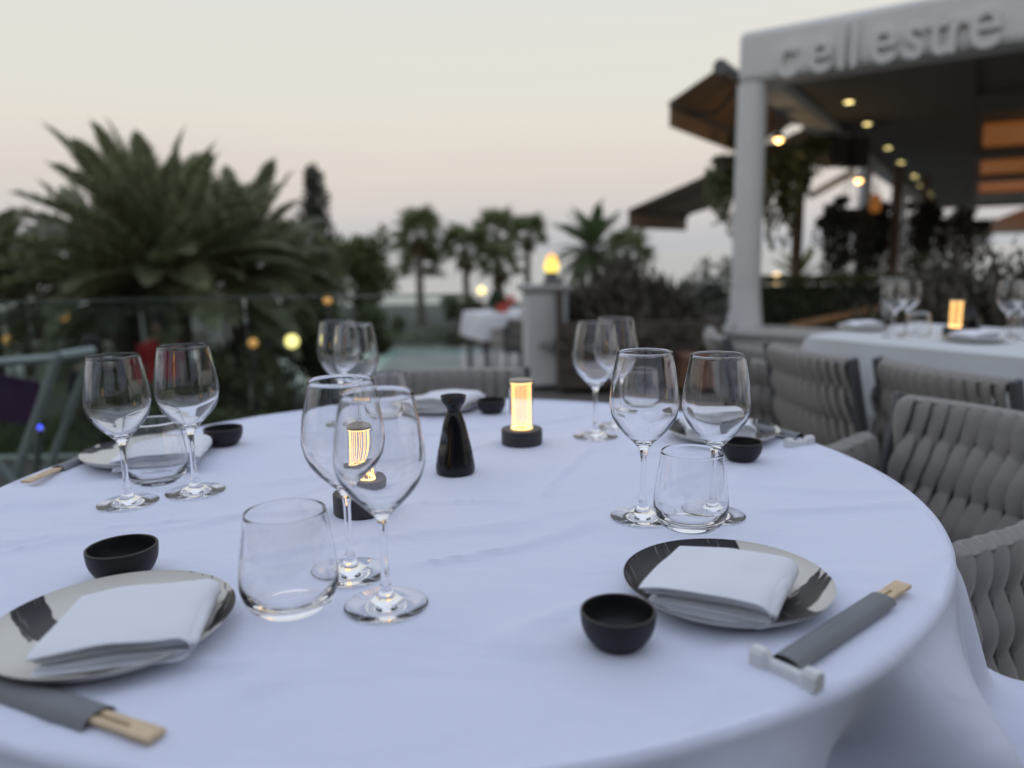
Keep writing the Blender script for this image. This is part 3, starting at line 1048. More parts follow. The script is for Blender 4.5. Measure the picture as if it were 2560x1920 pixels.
# ------------------------------------------------------------------ plates with brush strokes
def plate_mat(name, strokes, specks=.0, seed=0.):
    """strokes: (angle, offset, half width, raggedness) bands of black brush paint on cream glaze"""
    m, nt, b = nodes_of(name)
    N, L = nt.nodes, nt.links
    tc = N.new("ShaderNodeTexCoord")
    sep = N.new("ShaderNodeSeparateXYZ"); L.new(tc.outputs["Object"], sep.inputs[0])

    def math_(op, a, bb=None, c=None):
        n = N.new("ShaderNodeMath"); n.operation = op
        for i, v in enumerate((a, bb, c)):
            if v is None: continue
            if isinstance(v, (int, float)): n.inputs[i].default_value = v
            else: L.new(v, n.inputs[i])
        return n.outputs[0]
    total = None
    for k, (an, off, hw, rag, lo, hi) in enumerate(strokes):
        ca, sa = math.cos(an), math.sin(an)
        u = math_('ADD', math_('MULTIPLY', sep.outputs[0], ca), math_('MULTIPLY', sep.outputs[1], sa))     # across
        v = math_('ADD', math_('MULTIPLY', sep.outputs[0], -sa), math_('MULTIPLY', sep.outputs[1], ca))    # along
        comb = N.new("ShaderNodeCombineXYZ")
        L.new(math_('MULTIPLY', u, 220), comb.inputs[0]); L.new(math_('MULTIPLY', v, 16), comb.inputs[1])
        comb.inputs[2].default_value = seed + k * 3.7
        no = N.new("ShaderNodeTexNoise"); no.inputs["Scale"].default_value = 1; no.inputs["Detail"].default_value = 4
        L.new(comb.outputs[0], no.inputs["Vector"])
        n2 = N.new("ShaderNodeTexNoise"); n2.inputs["Scale"].default_value = 38; n2.inputs["Detail"].default_value = 4
        L.new(tc.outputs["Object"], n2.inputs["Vector"])
        du = math_('SUBTRACT', hw, math_('ABSOLUTE', math_('SUBTRACT', u, off)))
        du = math_('ADD', du, math_('MULTIPLY', math_('SUBTRACT', n2.outputs[0], .5), .02 * rag))
        dv1 = math_('SUBTRACT', v, lo); dv2 = math_('SUBTRACT', hi, v)
        dv = math_('MINIMUM', dv1, dv2)
        dv = math_('ADD', dv, math_('MULTIPLY', math_('SUBTRACT', no.outputs[0], .5), .06 * rag))
        d = math_('MINIMUM', du, dv)
        st = N.new("ShaderNodeMapRange")
        st.inputs["From Min"].default_value = -.0006; st.inputs["From Max"].default_value = .0010
        L.new(d, st.inputs[0])
        dry = N.new("ShaderNodeMapRange")
        dry.inputs["From Min"].default_value = .30; dry.inputs["From Max"].default_value = .40
        dry.inputs["To Min"].default_value = 1 - .8 * min(1, rag); dry.inputs["To Max"].default_value = 1
        L.new(no.outputs[0], dry.inputs[0])
        s = math_('MULTIPLY', st.outputs[0], dry.outputs[0])
        total = s if total is None else math_('MAXIMUM', total, s)
    if specks:
        n3 = N.new("ShaderNodeTexNoise"); n3.inputs["Scale"].default_value = 160; n3.inputs["Detail"].default_value = 2
        mp = N.new("ShaderNodeMapping"); mp.inputs["Scale"].default_value = (1.0, .35, 1); mp.inputs["Rotation"].default_value = (0, 0, .9)
        L.new(tc.outputs["Object"], mp.inputs[0]); L.new(mp.outputs[0], n3.inputs["Vector"])
        n4 = N.new("ShaderNodeTexNoise"); n4.inputs["Scale"].default_value = 13
        L.new(tc.outputs["Object"], n4.inputs["Vector"])
        g1 = math_('GREATER_THAN', n3.outputs[0], .66 - .08 * specks); g2 = math_('GREATER_THAN', n4.outputs[0], .53)
        g3 = math_('GREATER_THAN', sep.outputs[0], .02)
        sp = math_('MULTIPLY', math_('MULTIPLY', g1, g2), math_('MULTIPLY', g3, .8))
        total = sp if total is None else math_('MAXIMUM', total, sp)
    mx = N.new("ShaderNodeMix"); mx.data_type = 'RGBA'
    mx.inputs[6].default_value = (.62, .61, .55, 1)
    mx.inputs[7].default_value = (.018, .018, .020, 1)
    if total is not None:
        L.new(total, mx.inputs[0])
    else:
        mx.inputs[0].default_value = 0
    L.new(mx.outputs[2], b.inputs["Base Color"])
    b.inputs["Roughness"].default_value = .36
    b.inputs["Specular IOR Level"].default_value = .28
    return m


def plate_mesh(m, um):
    R_ = .105
    b = MB()
    b.lathe([(0, .0045)] + smooth_prof([(.055, .0046), (.078, .0062), (.094, .0108), (.1035, .0165)], 5) + [(.1046, .0178), (.1052, .0176)] , 96)
    me1 = b.mesh("glazed_face", m, True)
    b = MB(); b.lathe([(.1052, .0176)] + smooth_prof([(.1046, .0160), (.096, .0085), (.080, .0035), (.060, .0018)], 4) + [(.058, .0002), (.054, .0), (.052, .0015), (0, .0015)], 96)
    me2 = b.mesh("underside", um, True)
    return me1, me2


M_under = mat("cream_glaze", (.56, .55, .51), .35, var=.06, scale=20)


def plate(x, y, label, m, rz, sc=1.0, z=TZ):
    t = thing("plate", label, "plate", (x, y, z), rz, "brush painted plates on the round table")
    a, c = plate_mesh(m, M_under)
    link("glazed_face", a, t); link("underside", c, t)
    t.scale = (sc, sc, sc)
    return t


H9 = 9.0
plate(-.3789, .683, "cream plate with black brush patches at the front left", plate_mat("plate_paint_a", [
    (-2.33, .046, .016, .45, -.11, -.030), (.12, .100, .012, .8, -.030, .045), (-.75, .089, .008, 1.0, -.045, .035)], .7, 1.3), .0, 1.03)
plate(.218, .7535, "mostly black plate with cream wedge and rim at the right", plate_mat("plate_paint_b", [
    (PI + .158, .074, .126, .40, -.2, .2), (-.806, .070, .013, .9, -.005, .078)], 0, 5.1), .0, 1.0)
plate(-.6504, 1.337, "cream plate with fine grey streaks beside the far left chopsticks", plate_mat("plate_paint_c", [
    (2.9, .097, .005, 2.2, -.05, .075)], .5, 2.3), .0, 1.02)
plate(-.1716, 1.735, "plain looking plate at the far side behind the sake bottle", plate_mat("plate_paint_d", [
    (1.0, .08, .02, 1.0, -.05, .05)], .2, 7.3), .0, .93)
plate(.3961, 1.4261, "cream plate with a grey patch and leaf streaks at the far right", plate_mat("plate_paint_e", [
    (2.6, .075, .03, .7, -.07, .06), (-.2, .08, .02, 1.8, -.05, .08)], .4, 8.3), .0, .99)

# ------------------------------------------------------------------ folded napkins
def napkin(x, y, z, rz, L, W, label, seed, layers=4, thick=.0021, gap=.0036, sag=.010, lift=.0):
    """nested folds, closed at +X, open at -X; layers show along the -Y side"""
    rnd = random.Random(seed)
    mb = MB()
    n = 22; nyy = 14
    for k in range(layers):
        r = gap * (layers - k - .5)
        zc = gap * layers
        inset = .0012 * k + rnd.uniform(-.001, .001)
        back = rnd.uniform(0, .006) + .002 * k
        prof = []
        for i in range(n):
            prof.append((-L / 2 + back + (L - r - .003 - back) * i / (n - 1), zc - r, -1))
        for i in range(1, 8):
            a = -PI / 2 + PI * i / 8
            prof.append((L / 2 - r - .003 + r * math.cos(a) * 1.2, zc + r * math.sin(a), math.sin(a)))
        b2 = rnd.uniform(0, .004)
        for i in range(n):
            prof.append((L / 2 - r - .003 - (L - r - .003 - b2) * i / (n - 1), zc + r, 1))
        m = len(prof)
        ws0 = -W / 2 + inset * 1.5 + rnd.uniform(0, .0025); ws1 = W / 2 - inset
        vs = []
        for off in (0, 1):
            for (px, pz, sg) in prof:
                for j in range(nyy + 1):
                    v = j / nyy
                    yy = ws0 + (ws1 - ws0) * v
                    u = (px + L / 2) / L
                    zz = pz + (thick * .5 if off else -thick * .5) * (1 if sg >= 0 else -1)
                    # limp: open end and edges sag on to the plate; gentle waves
                    lo = max(0, 1 - u * 2.2)
                    zz -= (zz - .001) * .32 * lo ** 1.5
                    zz += .0016 * math.sin(3.1 * u * PI + k + seed) * math.sin(PI * v) + .0022 * noise.noise(Vector((px * 22 + seed, yy * 22, k * .3))) * (.4 + .6 * (sg > 0))
                    edge = (2 * v - 1)
                    zz -= sag * (zz / (2 * zc)) * max(0, abs(edge) - .55) ** 2 * (1.4 if edge < 0 else .8)
                    zz += lift * (u ** 2) * 0
                    xx = px + .003 * math.sin(edge * 1.8 + k) + (.0 if sg < 1 else .0)
                    vs.append((xx, yy, max(zz, .0003 * (off + 1))))
        c = nyy + 1
        o = m * c
        fs = []
        for i in range(m - 1):
            for j in range(nyy):
                a, b_, c_, d_ = i * c + j, i * c + j + 1, (i + 1) * c + j + 1, (i + 1) * c + j
                fs.append((a, b_, c_, d_)); fs.append((o + a, o + d_, o + c_, o + b_))
            fs.append((i * c, (i + 1) * c, o + (i + 1) * c, o + i * c))
            fs.append((i * c + nyy, o + i * c + nyy, o + (i + 1) * c + nyy, (i + 1) * c + nyy))
        for j in range(nyy):
            fs.append((j, o + j, o + j + 1, j + 1))
            q = (m - 1) * c + j
            fs.append((q, q + 1, o + q + 1, o + q))
        mb.add(vs, fs)
    o = mb.build("napkin", M_napkin, None, True, loc=(x, y, z), rot=(0, 0, rz))
    return tag(o, label, "napkin", "folded white napkins on the plates")


PZ = TZ + .0052
napkin(-.352, .662, PZ + .004, .20, .132, .118, "folded napkin on the front left plate", 1, 4, .0021, .0033)
napkin(.2055, .728, PZ + .004, -.50, .125, .122, "thick folded napkin on the mostly black plate", 2, 5, .0019, .0029)
napkin(-.60, 1.29, PZ + .003, .22, .135, .125, "folded napkin on the far left plate seen through a tumbler", 3, 4)
napkin(-.150, 1.735, PZ + .003, -.35, .13, .11, "folded napkin on the plate behind the sake bottle", 4, 4)
napkin(.385, 1.425, PZ + .003, -.05, .125, .11, "folded napkin on the far right plate behind a wine glass", 5, 4)

# ------------------------------------------------------------------ chopsticks in paper sleeves, rests
def chopsticks(x, y, rz, label, z, tip=.045, L=.185, w=.026):
    """+X is the end where the bamboo shows; origin in the middle of the sleeve"""
    t = thing("chopstick_sleeve", label, "chopsticks", (x, y, z), rz, "chopsticks in grey paper sleeves")
    n = 12
    mb = MB()
    for layer in (0, 1):
        vs = []
        for i in range(n + 1):
            for j in range(9):
                u, v = i / n, j / 8 * 2 - 1
                zz = .0012 + (.0076 * (1 - v * v) ** .5 if layer else 0)
                vs.append((-L / 2 + L * u + (.002 * v * v if layer else 0), v * w / 2 * (1 + .03 * u), zz))
        fs = [(i * 9 + j, (i + 1) * 9 + j, (i + 1) * 9 + j + 1, i * 9 + j + 1) for i in range(n) for j in range(8)]
        mb.add(vs, fs if layer else [f[::-1] for f in fs])
    mb.build("sleeve", M_sleeve, t, True)
    for s in (-1, 1):
        b = MB()
        b.box((L / 2 - .06 + tip / 2, s * .0046, .0038), (.12 + tip, .0066, .0042))
        b.build("stick", M_wood_light, t, bevel=.0008)
    b = MB(); b.box((L / 2 + tip - .006, 0, .0038), (.028, .0166, .0045)); b.build("uncut_head", M_wood_light, t, bevel=.0008)
    # faint pale print across the middle of the sleeve, too worn to read
    b = MB()
    rnd = random.Random(3)
    for k in range(9):
        xx = -.018 + k * .004
        h_ = rnd.uniform(.0012, .0022)
        b.add([(xx, -h_, .00895), (xx + .0026, -h_, .00895), (xx + .0026, h_, .00895), (xx, h_, .00895)], [(0, 1, 2, 3)])
    b.build("faint_print", mat("worn_pale_print", (.20, .21, .22), .8), t)
    return t


def chopstick_rest(x, y, rz, label, z=TZ):
    b = MB()
    n = 10
    secs = [(-.031, .0062, .0145, .0005), (-.0305, .0068, .0155, 0), (-.018, .0068, .0155, 0), (-.013, .0042, .0095, 0), (.013, .0042, .0095, 0), (.018, .0068, .0155, 0), (.0305, .0068, .0155, 0), (.031, .0062, .0145, .0005)]
    vs = []
    for (x0, hw, h, zz) in secs:
        vs += [(x0, -hw, zz), (x0, -hw, h * .75), (x0, -hw * .55, h), (x0, hw * .55, h), (x0, hw, h * .75), (x0, hw, zz)]
    fs = []
    for i in range(len(secs) - 1):
        for k in range(6):
            k2 = (k + 1) % 6
            fs.append((i * 6 + k, i * 6 + k2, (i + 1) * 6 + k2, (i + 1) * 6 + k))
    fs.append(tuple(range(6))[::-1]); fs.append(tuple((len(secs) - 1) * 6 + k for k in range(6)))
    b.add(vs, fs)
    o = b.build("chopstick_rest", M_ceramic, None, False, .0018, (x, y, z), (0, 0, rz))
    return tag(o, label, "chopstick rest", "white chopstick rests")


a2 = math.atan2(.7166 - .6002, .3622 - .2252)
chopsticks(.2937 , .6584, a2, "grey chopstick sleeve leaning on a white rest at the table's right edge", TZ + .004, tip=.040, L=.180, w=.027)
chopstick_rest(.2232, .5925, math.atan2(.5697 - .6157, .2417 - .2046), "white chopstick rest nearest the camera at the right")
a1 = math.atan2(.5214 - .5455, -.2722 + .3246)
chopsticks(-.406, .582, a1, "grey chopstick sleeve in the front left corner below the plate", TZ + .0005, tip=.055, L=.185, w=.030)
a3 = math.atan2(1.186 - 1.2592, -.772 + .7652)
chopsticks(-.757, 1.352, a3, "grey chopstick sleeve overhanging the table's left edge", TZ + .0005, tip=.070, L=.185, w=.026)
chopsticks(.478, 1.452, math.atan2(.12, -.075), "grey chopstick sleeve on a rest beside the far right plate", TZ + .006, tip=.03, L=.18, w=.024)
chopstick_rest(.513, 1.347, math.atan2(.0333, .0725), "white chopstick rest at the far right edge of the table")
chopsticks(-.112, 1.795, 2.2, "grey chopstick sleeve mostly hidden behind the far napkin", TZ + .006, tip=.03, L=.16, w=.024)
chopstick_rest(-.078, 1.80, 1.35, "white chopstick rest beyond the far napkin")

# ------------------------------------------------------------------ sake bottle
b = MB()
prof = smooth_prof([(0, .0015), (.024, .0), (.0300, .0008), (.0316, .006), (.0312, .016), (.0262, .044), (.0188, .078), (.0130, .096), (.0106, .1025), (.0138, .1095), (.0190, .117), (.0207, .1265)], 5)
prof += [(.0200, .1272), (.0192, .1265)] + smooth_prof([(.0180, .118), (.0120, .110), (.0080, .1035), (.0085, .095), (0, .09)], 3)
b.lathe(prof, 72)
vs = []
for (x, y, z) in b.v:
    # thumb dent on the side facing left
    dx = (Vector((x, y, 0)).normalized() - Vector((-.86, -.5, 0)).normalized()).length if (x or y) else 9
    k = math.exp(-((z - .055) / .014) ** 4) * math.exp(-(dx / .50) ** 4)
    vs.append((x * (1 - .20 * k), y * (1 - .20 * k), z))
b.v = vs
tag(b.build("sake_bottle", M_black_gloss, None, True, loc=(-.0937, 1.2103, TZ)), "glossy black sake bottle with a flared cup mouth in the table's middle", "bottle")

# ------------------------------------------------------------------ table lamps
M_fil = glow("warm_filament", (1.0, .60, .20), 2.3)
M_ring = glow("warm_ring", (1.0, .68, .28), 2.0)
M_cap = mat("brushed_cap", (.30, .27, .22), .35, metal=.8, var=.1, scale=60)
M_core = mat("smoked_core", (.30, .24, .15), .35, var=.1)


def table_lamp(x, y, label, z=TZ, first=None):
    t = thing("table_lamp", label, "table lamp", (x, y, z), 0, "cordless table lamps with glowing filaments")
    b = MB(); b.lathe([(0, 0), (.0365, 0), (.038, .0015), (.038, .0275), (.0365, .029), (0, .029)], 64); b.build("base", M_lamp_base, t, True, .001)
    b = MB(); b.lathe([(.0225, .0292), (.0225, .1165), (.0213, .1165), (.0213, .0292)], 48); b.build("glass_tube", M_glass, t, True)
    b = MB(); b.lathe([(0, .1165), (.0228, .1165), (.0228, .1195), (.0215, .1205), (0, .1205)], 48); b.build("cap", M_cap, t, True)
    b = MB(); b.lathe([(.0130, .1140), (.0205, .1140), (.0205, .1163), (.0130, .1163)], 40); b.build("glow_ring", M_ring, t, True)
    b = MB(); b.lathe([(.0130, .0294), (.0200, .0294), (.0200, .0310), (.0130, .0310)], 40); b.build("lower_glow_ring", M_ring, t, True)
    fm = MB(); fm.tube([(0, 0, .0312), (0, 0, .1138)], .00065, 5); me = fm.mesh("filament", M_fil)
    for k in range(13):
        a = 2 * PI * k / 13 + .1
        link("filament", me, t, (.0172 * math.cos(a), .0172 * math.sin(a), 0))
    return t


lampA = table_lamp(.0167, 1.3963, "lit table lamp standing clear of the glasses beside the sake bottle")
copy_tree(lampA, (-.2112, 1.0264, TZ), 0, "lit table lamp seen through the bowls of the front wine glasses")

# ================================================================== long table on the right
LT = Vector((1.20, 3.14)); e1 = Vector((.55, -.835)).normalized(); e2 = Vector((.835, .55)).normalized()
t = thing("long_table", "long dining table under a white cloth beside the pavilion", "table", (LT.x, LT.y, 0), math.atan2(e1.y, e1.x))
b = MB(); b.box((.9, .42, .725), (1.76, .80, .03)); b.build("tabletop", M_tabwood, t)
for px in (.1, 1.7):
    for py in (.08, .76):
        b = MB(); b.box((px, py, .355), (.06, .06, .70)); b.build("leg", M_dark_metal, t)


def sheet_cloth(LX, LY, drop, seed):
    """rectangular cloth with rounded drop and folds, local origin at the near corner"""
    mb = MB()
    P = []
    NXX, NYY = 74, 46
    for j in range(NYY + 1):
        for i in range(NXX + 1):
            sx = -drop + (LX + 2 * drop) * i / NXX
            sy = -drop + (LY + 2 * drop) * j / NYY
            cx, cy_ = min(max(sx, 0), LX), min(max(sy, 0), LY)
            dx, dy = sx - cx, sy - cy_
            d = math.hypot(dx, dy)
            if abs(dx) > 0 and abs(dy) > 0:
                d = max(abs(dx), abs(dy)) * 1.0
            out = Vector((dx, dy)).normalized() if d > 0 else Vector((0, 0))
            k = .5 + .5 * math.sin((sx + sy * .7) * 17 + seed) if d > 0 else 0
            fl = (.01 + .05 * d) * min(1, d / .1) + .025 * k * min(1, d / drop)
            P.append((cx + out.x * fl, cy_ + out.y * fl, .746 - d * .98 + .0015 * noise.noise(Vector((sx * 4, sy * 4, seed)))))
    c = NXX + 1
    mb.add(P, [(j * c + i, j * c + i + 1, (j + 1) * c + i + 1, (j + 1) * c + i) for j in range(NYY) for i in range(NXX)])
    return mb


sc_ = sheet_cloth(1.95, .84, .34, 3.0)
o = sc_.build("tablecloth", cloth_material("plain_white_cloth", (.60, .625, .635), .3), None, True, loc=(LT.x, LT.y, .0), rot=(0, 0, math.atan2(e1.y, e1.x)))
tag(o, "white cloth over the long table with hanging folded corners", "tablecloth")


def lt(u, v, z=.7475):
    p = LT + e1 * u + e2 * v
    return (p.x, p.y, z)


copy_tree(lampA, (1.74, 3.02, .7475), 0, "lit table lamp on the long table at the right", (1.15, 1.15, 1.15))
p = lt(.10, .42)
G2 = "wine glasses on the long table"
for (u, v, lab) in ((1.49, 3.00, "left glass of the blurred cluster on the long table"), (1.57, 3.06, "right glass of the blurred cluster on the long table"),
                    (1.83, 2.84, "blurred wine glass at the right edge of the picture"), (1.91, 2.88, "blurred wine glass cut by the right edge of the picture")):
    wine_glass(u, v, lab, 1.0, G2, .7475)
o = tumbler(1.545, 2.93, "blurred tumbler in front of the glass cluster on the long table", 1.0, .7475); o["group"] = "tumblers on the long table"
o = tumbler(1.84, 2.76, "blurred tumbler at the right edge of the long table", 1.0, .7475); o["group"] = "tumblers on the long table"
q = (1.70, 2.83, .7475); wine = None
t = plate(q[0], q[1], "blurred plate under a napkin on the long table", plate_mat("plate_paint_f", [(2.4, .07, .03, .8, -.08, .08)], 0, 9.9), .3, 1.0, q[2])
t["group"] = "plates on the long table"
o = napkin(q[0], q[1], q[2] + .008, .4, .13, .11, "blurred folded napkin in front of the long table's lamp", 12, 4)
o["group"] = "napkins on the long table"
q = lt(.02, .30)
t = plate(q[0] + .04, q[1] - .0, "blurred plate at the far end of the long table", plate_mat("plate_paint_g", [(.4, .07, .03, .8, -.08, .08)], 0, 3.9), .3, 1.0, q[2])
t["group"] = "plates on the long table"
o = napkin(q[0] + .04, q[1], q[2] + .008, .1, .13, .11, "blurred folded napkin at the far end of the long table", 13, 4)
o["group"] = "napkins on the long table"
q = (1.83, 3.09, .7475)
b = MB(); b.lathe(smooth_prof([(0, 0), (.04, 0), (.045, .02), (.035, .07), (.018, .10), (.02, .115)], 4) + [(.017, .115), (0, .09)], 32)
tag(b.build("dark_bottle", M_black_gloss, None, True, loc=q), "squat black bottle behind the long table's lamp", "bottle")

# ================================================================== pavilion with the raised lettering
A = Vector((.51, .86, 0)).normalized(); Bv = Vector((.79, -.613, 0)).normalized()
F0 = Vector((2.16, 7.55, 0))
pav = thing("pavilion", "white open pavilion with raised lettering on its fascia", "pavilion", (F0.x, F0.y, 0))


def pv(u, v, z):
    """point relative to the pavilion corner: u along the front, v into the depth"""
    q = Bv * u + A * v
    return Vector((q.x, q.y, z))


def slab(u0, u1, v0, v1, z0, z1):
    c = [pv(u, v, z) for z in (z0, z1) for (u, v) in ((u0, v0), (u1, v0), (u1, v1), (u0, v1))]
    m_ = MB()
    m_.add(c, [(3, 2, 1, 0), (4, 5, 6, 7), (0, 1, 5, 4), (1, 2, 6, 5), (2, 3, 7, 6), (3, 0, 4, 7)])
    return m_


M_ceiling = mat("grey_ceiling_paint", (.165, .158, .145), .8, var=.08, scale=.6)
fascia = slab(-.02, 5.2, 0, .38, 2.60, 3.06).build("fascia", M_white, pav, bevel=.06)
slab(-.02, .30, .385, 30, 2.60, 3.06).build("side_beam", M_white, pav, bevel=.04)
slab(.305, 12, .385, 4.0, 2.74, 2.98).build("roof_slab", M_ceiling, pav)
# ceiling in strips so that the recesses are real openings
slab(.305, 1.90, .383, 1.0, 2.70, 2.738).build("ceiling_panel", M_ceiling, pav)
slab(1.905, 12, .383, .95, 2.70, 2.738).build("ceiling_panel", M_ceiling, pav)
slab(.305, 1.90, 1.003, 34, 2.70, 2.737).build("ceiling_panel", M_ceiling, pav)
slab(1.905, 12, 2.9, 4.3, 2.70, 2.738).build("ceiling_panel", M_ceiling, pav)
M_wood_dark = mat("stained_wood_ceiling", (.24, .12, .05), .5, var=.3, scale=4, bump=.2, bscale=20)
slab(1.905, 12, 4.303, 26, 2.74, 2.80).build("wood_ceiling", M_wood_dark, pav)
slab(.305, 1.903, 4.003, 34, 2.7385, 2.98).build("roof_slab", M_ceiling, pav)
M_wood_glow = glow("orange_lit_wood_glow", (1.0, .35, .09), .11)  # emission stands in for warm light on the wooden ceiling panels
for k, (v0, v1) in enumerate(((5.6, 8.3), (11.2, 14.4), (16.8, 22.0))):
    slab(2.0, 12, v0, v1, 2.69, 2.73).build("glowing_wood_panel", M_wood_glow, pav)
    slab(1.96, 12, v1 + .1, v1 + 1.6, 2.62, 2.736).build("ceiling_beam", M_ceiling, pav)
slab(1.905, 12, 26.1, 34, 2.70, 2.737).build("ceiling_panel", M_ceiling, pav)
# column: shaft, base, on the low wall
cp = pv(.10, .10, 0)
b = MB(); b.lathe([(.134, .36), (.137, 1.0), (.135, 2.0), (.133, 2.60)], 40, (cp.x, cp.y, 0)); b.build("column", M_white, pav, True)
b = MB(); b.lathe([(0, .326), (.172, .326), (.166, .40), (.152, .52), (.1385, .70)], 40, (cp.x, cp.y, 0)); b.build("column_base", M_white, pav, True)
for (u, v) in ((.1, 9.0), (.1, 18.0)):
    q = pv(u, v, 0)
    b = MB(); b.lathe([(.12, -.2), (.12, 2.6)], 24, (q.x, q.y, 0)); b.build("column", M_white, pav, True)
# raised lettering, letter by letter (sub-parts of the fascia)
hgt = .56
for ch, x, sz in (("c", .36, 1.), ("e", .64, 1.), ("l", .88, 1.), ("l", .98, 1.), ("e", 1.14, 1.05), ("s", 1.40, 1.), ("t", 1.585, 1.), ("r", 1.71, 1.), ("e", 1.86, 1.12)):
    cu = D.curves.new("letter", 'FONT')
    cu.body = ch; cu.size = hgt * sz; cu.extrude = .014; cu.bevel_depth = .008
    to = D.objects.new("tmp", cu); COL.objects.link(to)
    dg = bpy.context.evaluated_depsgraph_get()
    me = D.meshes.new_from_object(to.evaluated_get(dg))
    D.objects.remove(to)
    me.name = "letter"
    me.materials.clear(); me.materials.append(M_white)
    o = link("letter", me, fascia)
    zax = Vector((0, 0, 1)); nrm = Bv.cross(zax)      # outward normal of the front
    mt = Matrix.Identity(4)
    for i in range(3):
        mt[i][0], mt[i][1], mt[i][2] = Bv[i] * .80, zax[i], nrm[i]
    q = pv(x - .02, 0, 2.595) + nrm * .03
    mt.translation = q
    o.matrix_local = mt
# downlights
M_dl = glow("downlight_glow", (1.0, .80, .32), 5.0)
dls = [(3.611, 8.555), (4.50, 10.078), (5.947, 12.539), (7.236, 14.714), (9.031, 17.723), (10.63, 20.48), (12.55, 23.71), (14.12, 26.42)]
DLN = ['first and largest', 'second', 'third', 'fourth', 'fifth', 'sixth', 'seventh', 'farthest']
for dk, (dx, dy) in enumerate(dls):
    px, py = dx * 1.0655, dy * 1.0655
    t = thing("downlight", DLN[dk] + " of the round warm downlights in the pavilion ceiling, from the front", "downlight", (px, py, 2.70), 0, "downlights in the pavilion ceiling")
    r = .060 * max(1, dy / 12)
    b = MB(); b.lathe([(r * .8, -.004), (r, -.004), (r, -.0005), (r * .8, -.0005)], 24); b.build("trim_ring", M_white, t)
    b = MB(); b.lathe([(0, -.006), (r * .79, -.006), (r * .79, -.001), (0, -.001)], 24); b.build("lens", M_dl, t)

# low white wall under the column
w = thing("low_wall", "low white wall carrying the column of the pavilion", "wall", (F0.x, F0.y, 0))
b = slab(-.30, 3.2, -.28, .42, 0, .29); b.build("wall", M_white, w, bevel=.01)
b = slab(-.34, 3.25, -.32, .46, .292, .322); b.build("coping", mat("grey_stone_coping", (.48, .48, .46), .7, var=.1, scale=4), w, bevel=.006)

# speaker pair under the eave
t = thing("ceiling_speaker", "black boxy speaker pair hanging under the eave behind the column", "speaker", (4.55, 10.9, 2.36), .5)
for s in (-1, 1):
    b = MB(); b.box((s * .21, 0, 0), (.38, .28, .40)); b.build("cabinet", mat("black_speaker", (.012, .013, .018), .6), t, bevel=.03)
b = MB(); b.tube([(0, 0, .1), (0, 0, .345)], .02, 8); b.build("bracket", M_dark_metal, t)

# ================================================================== awnings
M_awn = mat("brown_awning_canvas", (.34, .22, .13), .85, var=.1, scale=3, bump=.1, bscale=60)
M_awn2 = mat("taupe_awning_canvas", (.33, .26, .20), .85, var=.1, scale=3, bump=.1, bscale=60)


def awning(label, inner, outer, length, valance, m, sag=.0):
    inner, outer = Vector(inner), Vector(outer)
    t = thing("awning", label, "awning", inner, 0, "brown awnings on the pavilion's side")
    v = outer - inner
    b = MB()
    NU, NV = 10, 12
    top, bot = [], []
    for i in range(NU + 1):
        for j in range(NV + 1):
            p = v * (i / NU) + A * length * (j / NV) + Vector((0, 0, -sag * math.sin(PI * i / NU)))
            top.append(p); bot.append(p - Vector((0, 0, .012)))
    c = NV + 1
    f = [(i * c + j, i * c + j + 1, (i + 1) * c + j + 1, (i + 1) * c + j) for i in range(NU) for j in range(NV)]
    b.add(top, f); b.add(bot, [q[::-1] for q in f])
    b.build("canvas", m, t, True)
    b = MB()
    o = v
    for j in range(24):
        w0, w1 = j / 24, (j + 1) / 24
        sc0 = sc1 = 1.0
        p0, p1 = o + A * length * w0, o + A * length * w1
        off = Vector((-.012, .005, 0))
        b.add([p0 + off, p1 + off, p1 + off - Vector((0, 0, valance * sc1)), p0 + off - Vector((0, 0, valance * sc0))], [(0, 1, 2, 3)])
    b.build("valance", m, t)
    b = MB(); b.tube([v + Vector((0, 0, -.03)), v + A * length + Vector((0, 0, -.03))], .03, 8); b.build("front_bar", M_dark_metal, t, True)
    b = MB(); b.tube([Vector((0, 0, 0)), A * length], .075, 10); b.build("cassette", M_dark_metal, t, True)
    for k in (.15, .85):
        p = A * length * k
        b = MB(); b.tube([p + Vector((0, 0, -.12)), p + v * .5 + A * .25 + Vector((0, 0, -.16)), p + v + Vector((0, 0, -.05))], .02, 6)
        b.build("folding_arm", M_dark_metal, t, True)
    return t


awning("short brown awning beside the column's top", (2.10, 8.02, 2.86), (1.70, 8.42, 2.62), 3.9, .26, M_awn)
awning("long taupe awning sloping low behind the column", (4.30, 11.55, 2.80), (1.93, 12.75, 1.74), 3.0, .30, M_awn2, .02)

t = thing("white_canopy_bar", "bright white bar sloping below the speakers", "canopy bar", (4.50, 11.5, 1.86))
b = MB(); b.tube([(-.10, 0, -.02), (.52, .1, .30)], .055, 10); b.build("bar", M_white, t, True)
b = MB(); b.tube([(.52, .1, .30), (.52, .1, .95)], .015, 6); b.build("hanger", M_dark_metal, t, True)

# lights under the awnings
M_bulb = glow("warm_bulb", (1.0, .62, .22), 6.0)


